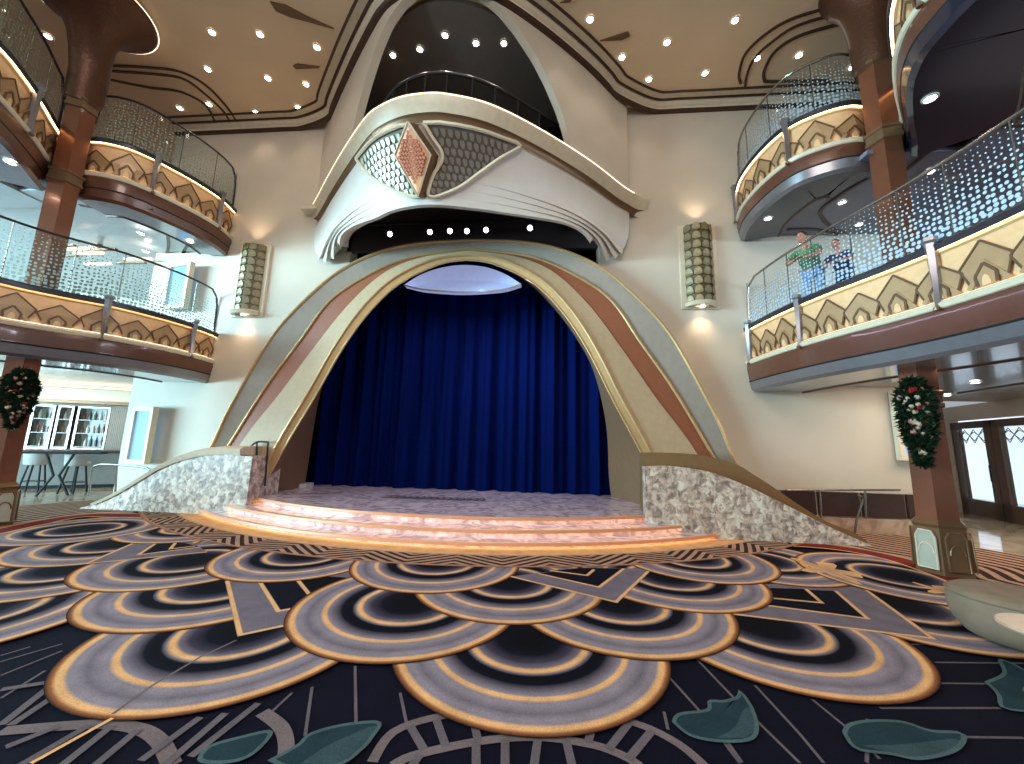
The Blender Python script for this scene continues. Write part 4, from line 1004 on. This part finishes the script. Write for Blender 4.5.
# ================================================================== WALL SCONCES
SCN = mat('sconce_scale', (138, 124, 92), .4, .4)
def sconce(xc, zt, zb, label):
    e = empty('wall_sconce', (xc, WY, zb)); tag(e, label, 'wall lamp'); h = zt-zb; w = .30
    m = MB(); m.box(-w-.1, -.06, -.05, w+.1, 0, h+.04); m.build('backplate', M['cream'], e, smooth=0)
    def P(a, z, o=0): return (math.sin(a)*w/math.sin(1.1)*1.0*(1+o/.35), -.05-(math.cos(a)-math.cos(1.1))*.35*(1+o/.35)-o, z)
    m = MB(); m.grid([[P(-1.1+2.2*k/16, 0), P(-1.1+2.2*k/16, h)] for k in range(17)], 0); m.grid([[P(-1.1+2.2*k/16, h), (0, -.05, h)] for k in range(17)], 0); sh = m.build('shade', mat('olive_shade', (92, 78, 56), .5), e)
    m = MB()
    for i in range(4):
        for j in range(9):
            a = -1.1+2.2*(i+.5)/4; z0 = h*(j+.12)/9; dz = h/9*.95; da = .235
            q = [(a+da*math.sin(t)*(1 if t < PI/2 else 1), z0+dz*(.75+.0)*(1 if 0 else 0)+0) for t in ()]
            out_ = [(a-da, z0+dz*.15)]+[(a-da*math.cos(t), z0+dz*(.35+.6*math.sin(t))) for t in [PI*k/8 for k in range(9)]]+[(a+da, z0+dz*.15), (a, z0)]
            k = len(out_); m.add([P(x, z, .025) for x, z in out_]+[P(x, z, 0) for x, z in out_], [tuple(range(k))]+[(n_, k+n_, k+(n_+1) % k, (n_+1) % k) for n_ in range(k)], 0)
    m.build('scale_relief', SCN, sh, smooth=0)
    m = MB(); m.grid([[P(-1.1+2.2*k/16, z_, o_) for z_, o_ in ((-.02, .0), (-.03, .06), (.04, .09), (.08, .04))] for k in range(17)], 0); m.build('bowl_rim', M['cream'], e)
    m = MB(); m.lathe([(.05, -.035), (.0, -.036)], 12, 0, (0, -.16, 0), caps=False); m.build('bulb', M['lamp'], e)
    o = spot('down_lamp', (0, -.20, -.08), (0, -.18, -3), 34, (1, .80, .55), 110, 1, .04, e)
    o = spot('up_lamp', (0, -.22, h+.08), (0, -.2, h+3), 26, (1, .80, .55), 110, 1, .04, e)
sconce(-7.28, 6.30, 4.52, 'left wall sconce with upright scaled shade beside the arch')
sconce(3.40, 6.58, 4.68, 'right wall sconce with upright scaled shade beside the arch')
for q, nm in (((313, 210), 'left'),):
    p = at_y(313, 211, 8.35)
    m = MB(); m.box(-.22, -.18, -.05, .2, .15, .02); o = m.build('wall_ledge', M['cream'], smooth=0); o.location = (p.x, p.y, p.z-.0)
    tag(o, 'small cream ledge on the back wall left of the bow balcony', 'ledge')

# ================================================================== DOWNLIGHTS
def downlight(p, r, power, tgt=None, col=(1, .86, .68)):
    e = empty('downlight', p)
    m = MB(); m.lathe([(r*1.45, 0), (r*1.45, -.012), (r*1.05, -.02), (r, -.004)], 20, 0, caps=False); m.build('trim_ring', M['white'], e)
    m = MB(); m.lathe([(r, -.006), (.001, -.010)], 20, 0, caps=False); m.build('lens', M['lamp'], e)
    if power: spot('lamp_light', (0, 0, -.05), (0, 0, -3), power, col, 95, .8, .08, e)
    return e
ORD = ['leftmost', 'second', 'third', 'fourth', 'fifth', 'sixth', 'seventh', 'eighth', 'ninth', 'tenth', 'eleventh', 'rightmost']
def dl_set(px, z, r, power, where, group, names=None):
    px = sorted(px); proto = None; n_ = len(px)
    for i, q in enumerate(px):
        p = at_z(*q, z)
        if proto is None: proto = downlight(p, r, power); e = proto
        else: e = copy_tree(proto); e.location = p
        if n_ == 1: w = 'single'
        else: w = 'leftmost' if i == 0 else 'rightmost' if i == n_-1 else ORD[i]+' from left'
        tag(e, 'round downlight in %s, %s of %d' % (where, w, n_), 'ceiling light', group)
dl_set([(212, 32), (260, 34), (317, 47), (208, 69), (268, 78), (306, 84), (298, 107), (256, 112)], 9.815, .058, 26, 'tan ceiling left of bow', 'downlights in the left ceiling field')
dl_set([(209, 104), (180, 108), (48, 36)], 9.815, .058, 20, 'ceiling over left upper deck', 'downlights over the left upper deck')
dl_set([(590, 19), (622, 57), (649, 79), (667, 42), (735, 20), (705, 73)], 9.815, .058, 26, 'tan ceiling right of bow', 'downlights in the right ceiling field')
dl_set([(757, 58), (799, 55), (852, 67)], 9.815, .058, 20, 'coffer over right upper deck', 'downlights over the right upper deck')
dl_set([(393, 55), (420, 49), (445, 35), (476, 43), (504, 43)], 9.715, .055, 40, 'grey niche ceiling', 'downlights in the niche')
dl_set([(768, 218), (930, 98)], 6.215, .06, 14, 'dark underside of right upper balconies', 'downlights under the right upper balconies')
dl_set([(842, 202), (859, 224), (930, 171)], 6.345, .055, 14, 'lavender ceiling over right lower deck', 'downlights over the right lower deck')
dl_set([(11, 162), (141, 233), (190, 241), (146, 251)], 6.07, .06, 14, 'pale ceiling over left lower deck', 'downlights over the left lower deck')
dl_set([(975, 382), (947, 395)], 2.92, .06, 14, 'glossy soffit by right column', 'downlights under the right lower deck')

# ================================================================== LEFT GROUND: BAR
def frame_screen(p, w, h, rz, label, name='wall_screen'):
    e = empty(name, p, rz); tag(e, label, 'screen')
    m = MB(); t = .09
    m.box(-w/2-t, -.12, -t, -w/2, 0, h+t); m.box(w/2, -.12, -t, w/2+t, 0, h+t); m.box(-w/2, -.12, h, w/2, 0, h+t); m.box(-w/2, -.12, -t, w/2, 0, 0); m.build('frame', M['cream'], e, smooth=0)
    m = MB(); m.box(-w/2, -.07, 0, w/2, -.02, h); m.build('display', M['screen'], e, smooth=0)
frame_screen((-9.32, 8.34, 1.0), .52, 1.12, math.radians(-12), 'tall framed screen on the wall beside the bar')
frame_screen((-9.05, 8.36, 4.72), .55, 1.0, math.radians(-10), 'tall framed screen on the left lower deck')
frame_screen((7.35, 8.45, 1.55), .50, 1.2, 0, 'tall framed screen on the wall behind the right column')
BMAT = mat('grey_bar_front', (122, 118, 112), .5)
ba, bb = at_z(-40, 492, 0), at_z(132, 488, 0); bd = (bb-ba).normalized(); bang = math.atan2(bd.y, bd.x); bl = (bb-ba).length+1.2
bar = empty('bar_counter', ba, bang); tag(bar, 'long grey bar counter with dark top on the left ground floor', 'bar counter')
m = MB(); m.box(0, .25, .1, bl, .85, 1.0); m.build('body', BMAT, bar, smooth=0)
m = MB(); m.box(-.1, .08, 1.0, bl+.1, .95, 1.06); m.build('top', M['darkwood'], bar, smooth=0)
m = MB(); m.box(.05, .3, 0, bl-.05, .8, .1); m.build('toe_kick', M['black'], bar, smooth=0)
def stool(x, y, rz, lab):
    e = empty('bar_stool', (x, y, 0), rz); tag(e, lab, 'stool', 'stools at the bar')
    m = MB(); m.lathe([(.20, .70), (.24, .72), (.25, .78), (.22, .82), (.0, .83)], 16, 0); m.build('seat', M['seat'], e)
    m = MB(); rows = []
    for k in range(9):
        a = -PI*.95+PI*.9*k/8; rows.append([(.25*math.cos(a), .25*math.sin(a), .78), (.27*math.cos(a), .27*math.sin(a), 1.0), (.24*math.cos(a), .24*math.sin(a), 1.0), (.22*math.cos(a), .22*math.sin(a), .78)])
    m.grid(rows, 0, True); m.build('backrest', M['seat'], e)
    for a in (.8, 2.35, 3.93, 5.5):
        m = MB(); m.tube([(.15*math.cos(a), .15*math.sin(a), .72), (.26*math.cos(a), .26*math.sin(a), 0)], .022, 6); m.build('leg', M['black'], e)
    m = MB(); m.tube([(.21*math.cos(a), .21*math.sin(a), .28) for a in [2*PI*k/20 for k in range(21)]], .01, 6); m.build('foot_ring', M['darkmetal'], e)
q = at_z(31, 492, 0); stool(q.x, q.y, .6, 'pale upholstered bar stool at the counter, nearer the left column')
q = at_z(72, 493, 0); stool(q.x, q.y, .2, 'pale upholstered bar stool at the counter, nearer the parapet')
q = at_z(52, 496, 0)
bt = empty('bar_table', q, bang); tag(bt, 'dark high table with angled legs in front of the bar', 'table')
m = MB(); m.box(-.8, -.22, 1.04, .8, .22, 1.09); m.build('tabletop', M['black'], bt, smooth=0)
for s in (-1, 1):
    m = MB(); m.tube([(s*.25, 0, 1.05), (s*.05, 0, .5), (s*.28, 0, 0)], .03, 6); m.build('leg', M['black'], bt)
# back-bar shelving with lit glass
cabs = ((31, 50, 'left', 'lit glass bottle cabinet nearest the left column'), (57, 69, 'middle', 'lit glass bottle cabinet in the middle of the bar wall'), (77, 106, 'right', 'wide lit glass bottle cabinet nearest the wall screen'))
nbar = Vector((-BDIR.y, BDIR.x, 0))
for k, (xa_, xb_, nm, lab) in enumerate(cabs):
    sa, sb_ = at_bar(xa_, 425)[0], at_bar(xb_, 425)[0]; w = sb_-sa; c0 = BP+BDIR*(sa+w/2)
    e = empty('bottle_cabinet', (c0.x, c0.y, 1.1), BANG); tag(e, lab, 'cabinet', 'bottle cabinets behind the bar')
    m = MB(); m.box(-w/2, .3, 0, w/2, .34, 1.25); m.build('back_panel', M['shelfglass'], e, smooth=0)
    m = MB(); m.box(-w/2-.05, 0, -.05, -w/2, .34, 1.3); m.box(w/2, 0, -.05, w/2+.05, .34, 1.3); m.box(-w/2, 0, 1.25, w/2, .34, 1.3); m.box(-w/2, 0, -.05, w/2, .34, 0); m.build('frame', M['metal'], e, smooth=0)
    r = random.Random(k+20)
    for s in range(3):
        m = MB(); m.box(-w/2, .02, .02+s*.42, w/2, .3, .04+s*.42); m.build('shelf', M['white'], e, smooth=0)
        for i in range(int(w/.13)):
            h = r.uniform(.22, .34); R = .035
            m = MB(); m.lathe([(R, 0), (R, h*.6), (R*.4, h*.75), (R*.4, h)], 8, 0)
            o = m.build('bottle', M[('brown', 'leaf2', 'darkmetal', 'olive', 'white')[r.randrange(5)]])
            p_ = c0+BDIR*(-w/2+.07+i*.13)+nbar*.15; o.location = (p_.x, p_.y, 1.1+.041+s*.42)
            tag(o, '%s shelf bottle in the %s cabinet behind the bar' % (('bottom', 'middle', 'top')[s], nm), 'bottle', 'bottles on the %s shelf of the %s bar cabinet' % (('bottom', 'middle', 'top')[s], nm))
m = MB(); m.box(-6, -.5, 2.48, 4, .39, 2.93, 0); m.box(-6, -.55, 2.46, 4, -.5, 2.56, 1)
o = m.build('bar_canopy', [M['cream'], M['bronze']], smooth=0); o.location = BP; o.rotation_euler.z = BANG; tag(o, 'cream bulkhead over the bottle cabinets', 'bulkhead')
for off_, lab in ((-1.1, 'warm ceiling light strip above the bar counter'), (-2.3, 'warm ceiling light strip nearest the balcony over the bar')):
    m = MB(); m.box(-5, off_, 2.90, 3.2, off_+.12, 2.935); o = m.build('ceiling_light_strip', M['strip_soft'], smooth=0); o.location = BP; o.rotation_euler.z = BANG; tag(o, lab, 'light strip')
sa, sb_ = at_bar(109, 425, -.3)[0], at_bar(131, 425, -.3)[0]
m = MB()
for k in range(12): m.box(sa+(sb_-sa)*k/12, -.3, 0, sa+(sb_-sa)*(k+.8)/12, .36, 2.4)
m.box(sa, -.25, 0, sb_, .36, 2.38); o = m.build('fluted_screen', M['archgrey'], smooth=0); o.location = BP; o.rotation_euler.z = BANG; tag(o, 'ribbed taupe partition between the bar and the wall screen', 'partition')

# ---- handrails
def handrail(pts, posts, label, r=.02, mt='metal'):
    e = empty('handrail', pts[0]); tag(e, label, 'handrail'); o0 = Vector(pts[0])
    m = MB(); m.tube([Vector(p)-o0 for p in catmull(pts, 5)], r, 8); m.build('rail', M[mt], e)
    for a, b_ in posts:
        m = MB(); m.tube([Vector(a)-o0, Vector(b_)-o0], r*.9, 8); m.build('post', M[mt], e)
q = [at_y(89, 496, 7.72), at_y(92, 472, 7.72), at_y(98, 465, 7.72), at_y(118, 465, 7.72), at_y(142, 467, 7.72), at_y(150, 470, 7.72)]
handrail(q, [(at_y(117, 465, 7.72), at_y(115, 498, 7.72))], 'steel handrail standing behind the left parapet')
q = [at_y(243, 453, 7.9), at_y(250, 447, 7.9), at_y(257, 442, 7.9), at_y(268, 442, 7.9)]
handrail(q, [(at_y(257, 442, 7.9), at_y(256, 486, 7.9)), (at_y(268, 442, 7.9), at_y(265, 486, 7.9))], 'dark handrail at the left edge of the stage', mt='darkmetal')
q = [at_z(855, 536, 0)+Vector((0, 0, .02)), at_y(857, 518, at_z(855, 536, 0).y), at_y(863, 500, at_z(855, 536, 0).y), at_y(858, 495, at_z(855, 536, 0).y)]
handrail(q, [], 'slim curved steel handrail at the foot of the right ramp')
q = [at_y(786, 491, 8.2), at_y(820, 494, 8.2), at_y(850, 496, 8.2), at_y(958, 500, 8.2)]
handrail([at_y(786, 490, 8.3), at_y(900, 490, 8.3)], [(at_y(x, 490, 8.3), at_y(x+1, 518, 8.3)) for x in (780, 820, 865)], 'pale rail with three posts in front of the dark wainscot')

# ================================================================== RIGHT GROUND
m = MB(); x0, x1 = 4.62, 7.9
for k in range(4):
    a = x0+k*(x1-x0)/4
    m.box(a+.03, 8.44, .34, a+(x1-x0)/4-.03, 8.5, .80, 0)
m.box(x0-.5, 8.42, 0, 7.95, 8.5, .32, 1)
tag(m.build('baseboard_back', [M['darkwood'], marble('pink_marble', (196, 168, 146), (160, 130, 110), 2, .2)], smooth=0), kind='structure')
# door wall, turned towards the hall
da, db = Vector((11.75, 12.4, 0)), Vector((10.95, 9.6, 0)); dd = (db-da).normalized(); ang_ = math.atan2(dd.y, dd.x)
def dw(name, s0, s1, z0, z1, t, mt, parent=None, off=0):
    m = MB(); m.box(s0, -t/2, z0, s1, t/2, z1); o = m.build(name, mt, parent, smooth=0)
    return o
def place(o, off=0): o.location = (da.x, da.y, 0); o.rotation_euler.z = ang_; return o
m = MB(); m.box(-2.4, 0, 0, .15, .2, 2.95); m.box(.15, 0, 2.55, 5.6, .2, 2.95); m.box(4.5, 0, 0, 9, .2, 2.95)
o = m.build('wall_right', M['wall'], smooth=0); place(o); tag(o, kind='structure')
o = swall('wall_right_back', 7.95, 12.6, 0, 11.6, 12.8, 2.95, M['wall'])
for k in range(3):
    e = empty('door_%d' % (k+1), (da.x, da.y, 0), ang_); e['kind'] = 'structure'
    s0 = .15+k*1.45; s1 = s0+1.4
    m = MB(); m.box(s0, .02, 0, s0+.22, .14, 2.5); m.box(s1-.22, .02, 0, s1, .14, 2.5); m.box(s0, .02, 2.32, s1, .14, 2.5); m.box(s0, .02, 0, s1, .14, .42); m.build('door_frame', M['doorwood'], e, smooth=0)
    m = MB(); m.box(s0+.22, .07, .42, s1-.22, .09, 2.32); m.build('pane', M['pane'], e, smooth=0)
    m = MB()
    for j in range(3):
        c0 = s0+.22+(s1-s0-.44)*(j+.5)/3; w_ = (s1-s0-.44)/6
        for o_ in (0, .06):
            q = [(c0-w_, 2.12), (c0, 2.28-o_), (c0+w_, 2.12), (c0, 1.92+o_)]
            m.tube([(a, .1, z_) for a, z_ in q+[q[0]]], .01, 4)
    m.build('lattice', M['bronze'], e)
    m = MB(); m.tube([(s1-.12, -.03, .95), (s1-.12, -.03, 1.35)], .018, 6); m.build('door_handle', M['metal'], e)
# far walls beyond the doors, the room's brightness painted as emission
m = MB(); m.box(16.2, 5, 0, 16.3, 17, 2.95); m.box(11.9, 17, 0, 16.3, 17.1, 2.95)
tag(m.build('wall_beyond_doors', mat('glowing_far_wall', (205, 214, 226), .6, emis=(.8, .88, 1.0), estr=1.1), smooth=0), kind='structure')

# ---- pouf and small table at the lower right
p = at_z(1000, 655, 0); pc = Vector((4.12, 3.98, 0))
e = empty('pouf', pc); tag(e, 'round grey-green upholstered pouf at the carpet edge beside the column', 'pouf')
m = MB(); m.lathe([(.24, .015), (.33, .05), (.39, .13), (.42, .23), (.42, .33), (.40, .39), (.36, .415), (.2, .42), (.0, .42)], 40); m.build('cushion', M['pouf'], e, smooth=80)
m = MB(); m.tube([(.412*math.cos(a), .412*math.sin(a), .375) for a in [2*PI*k/40 for k in range(41)]], .012, 6); m.build('piping', M['pouf'], e)
c = at_z(1030, 628, .46)
e = empty('side_table', (c.x+.16, c.y, 0)); tag(e, 'small round beige drum table at the right photo edge', 'table')
m = MB(); m.lathe([(.26, .43), (.27, .445), (.26, .46), (.0, .462)], 32); m.build('tabletop', M['tabletop'], e)
m = MB(); m.lathe([(.20, .01), (.12, .06), (.10, .2), (.14, .43)], 24); m.build('base', M['bronze'], e)

# ================================================================== LEFT LOWER DECK FURNISHINGS
ch = empty('chandelier', at_z(98, 252, 6.0)); tag(ch, 'cluster of glowing bar pendants under the left lower deck ceiling', 'chandelier')
r = random.Random(4)
for k in range(9):
    a = r.uniform(-.9, .9); b_ = r.uniform(-.5, .5); z = -.02-.05*(k % 3)
    m = MB(); m.box(a-.38, b_-.035, z-.045, a+.38, b_+.035, z); m.build('light_bar', M['strip_soft'] if k % 2 else M['bronze'], ch, smooth=0)
m = MB(); m.lathe([(.06, .0), (.06, .2)], 10, 0, (0, 0, 0)); m.build('ceiling_rose', M['bronze'], ch)
# ================================================================== PEOPLE on the right lower deck
def figure(name, loc, rz, joints, edges, radii, mt, sub=2):
    me = bpy.data.meshes.new(name); me.from_pydata([Vector(j) for j in joints], edges, []); me.materials.append(mt)
    o = bpy.data.objects.new(name, me); COL.objects.link(o)
    me.skin_vertices or me.attributes
    bm = bmesh.new(); bm.from_mesh(me); lay_ = bm.verts.layers.skin.verify()
    bm.verts.ensure_lookup_table()
    for i, v in enumerate(bm.verts):
        v[lay_].radius = (radii[i], radii[i]) if not isinstance(radii[i], tuple) else radii[i]; v[lay_].use_root = (i == 0)
    bm.to_mesh(me); bm.free()
    md = o.modifiers.new('skin', 'SKIN'); md.use_smooth_shade = True
    s = o.modifiers.new('sub', 'SUBSURF'); s.levels = sub; s.render_levels = sub
    return o
def ellipsoid(c, rx, ry, rz_, n=14, k=10):
    m = MB(); m.grid([[(c[0]+rx*math.sin(PI*i/k)*math.cos(2*PI*j/n), c[1]+ry*math.sin(PI*i/k)*math.sin(2*PI*j/n), c[2]+rz_*math.cos(PI*i/k)) for j in range(n)] for i in range(k+1)], 0, True); return m
def person(loc, rz, S, skin, hair, top, legs, label, lean=.30):
    # faces -X before rotation; leans on the rail with both forearms
    J = {'pel': (0, 0, .93), 'ch': (-.12, 0, 1.22), 'nk': (-.24, 0, 1.42), 'hd': (-.30, 0, 1.58),
         'sl': (-.2, .19, 1.36), 'el': (-.34, .30, 1.12), 'wl': (-.46, .12, 1.09), 'hl': (-.50, .05, 1.09),
         'sr': (-.2, -.19, 1.36), 'er': (-.34, -.30, 1.12), 'wr': (-.46, -.12, 1.09), 'hr': (-.50, -.04, 1.10),
         'hpl': (0, .1, .88), 'kl': (-.05, .11, .48), 'al': (.02, .12, .08), 'tl': (-.13, .13, .03),
         'hpr': (0, -.1, .88), 'kr': (-.02, -.11, .48), 'ar': (.05, -.12, .08), 'tr': (-.10, -.13, .03)}
    names = list(J); idx = {k: i for i, k in enumerate(names)}
    E_ = [('pel', 'ch'), ('ch', 'nk'), ('nk', 'hd'), ('ch', 'sl'), ('sl', 'el'), ('el', 'wl'), ('wl', 'hl'), ('ch', 'sr'), ('sr', 'er'), ('er', 'wr'), ('wr', 'hr'), ('pel', 'hpl'), ('hpl', 'kl'), ('kl', 'al'), ('al', 'tl'), ('pel', 'hpr'), ('hpr', 'kr'), ('kr', 'ar'), ('ar', 'tr')]
    Rd = dict(pel=(.12, .14), ch=(.11, .15), nk=.055, hd=.06, sl=.06, el=.045, wl=.03, hl=.03, sr=.06, er=.045, wr=.03, hr=.03, hpl=.085, kl=.055, al=.038, tl=.035, hpr=.085, kr=.055, ar=.038, tr=.035)
    e = figure('person', loc, rz, [tuple(c*S for c in J[k]) for k in names], [(idx[a], idx[b_]) for a, b_ in E_], [tuple(c*S for c in Rd[k]) if isinstance(Rd[k], tuple) else Rd[k]*S for k in names], skin)
    e.location = loc; e.rotation_euler.z = rz; tag(e, label, 'person')
    sc_ = lambda m: (setattr(m, 'v', [tuple(c*S for c in v) for v in m.v]), m)[1]
    hd = sc_(ellipsoid((-.31, 0, 1.60), .095, .078, .12)).build('head', skin, e, smooth=180)
    sc_(ellipsoid((-.285, 0, 1.635), .105, .086, .105)).build('hair', hair, hd, smooth=180)
    for s in (-1, 1):
        sc_(ellipsoid((-.395, s*.03, 1.605), .012, .014, .008, 8, 6)).build('eye', M['black'], hd, smooth=180)
        sc_(ellipsoid((-.30, s*.08, 1.59), .018, .012, .03, 8, 6)).build('ear', skin, hd, smooth=180)
    sc_(ellipsoid((-.408, 0, 1.58), .018, .012, .02, 8, 6)).build('nose', skin, hd, smooth=180)
    sc_(ellipsoid((-.393, 0, 1.545), .008, .025, .007, 8, 6)).build('mouth', M['skin2'], hd, smooth=180)
    # shirt and trousers as slightly larger shells
    T = ['pel', 'ch', 'nk', 'sl', 'el', 'sr', 'er']; ti = {k: i for i, k in enumerate(T)}
    JT = dict(J); JT['nk'] = (-.2, 0, 1.36)
    mid = lambda a, b_, t: tuple(J[a][i]+(J[b_][i]-J[a][i])*t for i in range(3))
    JT['el'] = mid('sl', 'el', .75); JT['er'] = mid('sr', 'er', .75)
    o = figure('shirt', loc, 0, [tuple(c*S for c in JT[k]) for k in T], [(ti[a], ti[b_]) for a, b_ in (('pel', 'ch'), ('ch', 'nk'), ('ch', 'sl'), ('sl', 'el'), ('ch', 'sr'), ('sr', 'er'))], [(.15*S, .175*S), (.135*S, .185*S), (.09*S, .09*S), (.085*S,)*2, (.068*S,)*2, (.085*S,)*2, (.068*S,)*2], top); o.parent = e
    T = ['pel', 'hpl', 'kl', 'al', 'hpr', 'kr', 'ar']; ti = {k: i for i, k in enumerate(T)}
    o = figure('trousers', loc, 0, [tuple(c*S for c in J[k]) for k in T], [(0, 1), (1, 2), (2, 3), (0, 4), (4, 5), (5, 6)], [(.14*S, .16*S)]+[(.105*S,)*2, (.078*S,)*2, (.06*S,)*2]*2, legs); o.parent = e
    for s, w in ((1, 'l'), (-1, 'r')):    # hands resting on the rail
        h = Vector(J['h'+w])*S
        for f in range(4):
            b0 = h+Vector((-.02, (f-1.5)*.017, .0))*S
            fo = figure('finger', loc, 0, [h, b0, b0+Vector((-.035, 0, .005))*S, b0+Vector((-.055, 0, -.02))*S], [(0, 1), (1, 2), (2, 3)], [(.009,)*2]*4, skin, 1); fo.parent = e
        fo = figure('thumb', loc, 0, [h, h+Vector((-.01, -s*.03, .012))*S, h+Vector((-.035, -s*.04, .005))*S], [(0, 1), (1, 2)], [(.01,)*2]*3, skin, 1); fo.parent = e
    return e
person((5.08, 7.40, 4.11), math.radians(32), .94, M['skin'], M['hair'], M['green_shirt'], M['jeans'], 'person in a green shirt and pale blue trousers leaning on the right lower deck rail')
person((5.38, 7.05, 4.11), math.radians(32), .74, M['skin2'], M['hair2'], M['navy'], M['navy'], 'child in navy clothes with auburn hair behind the bubble glass railing')
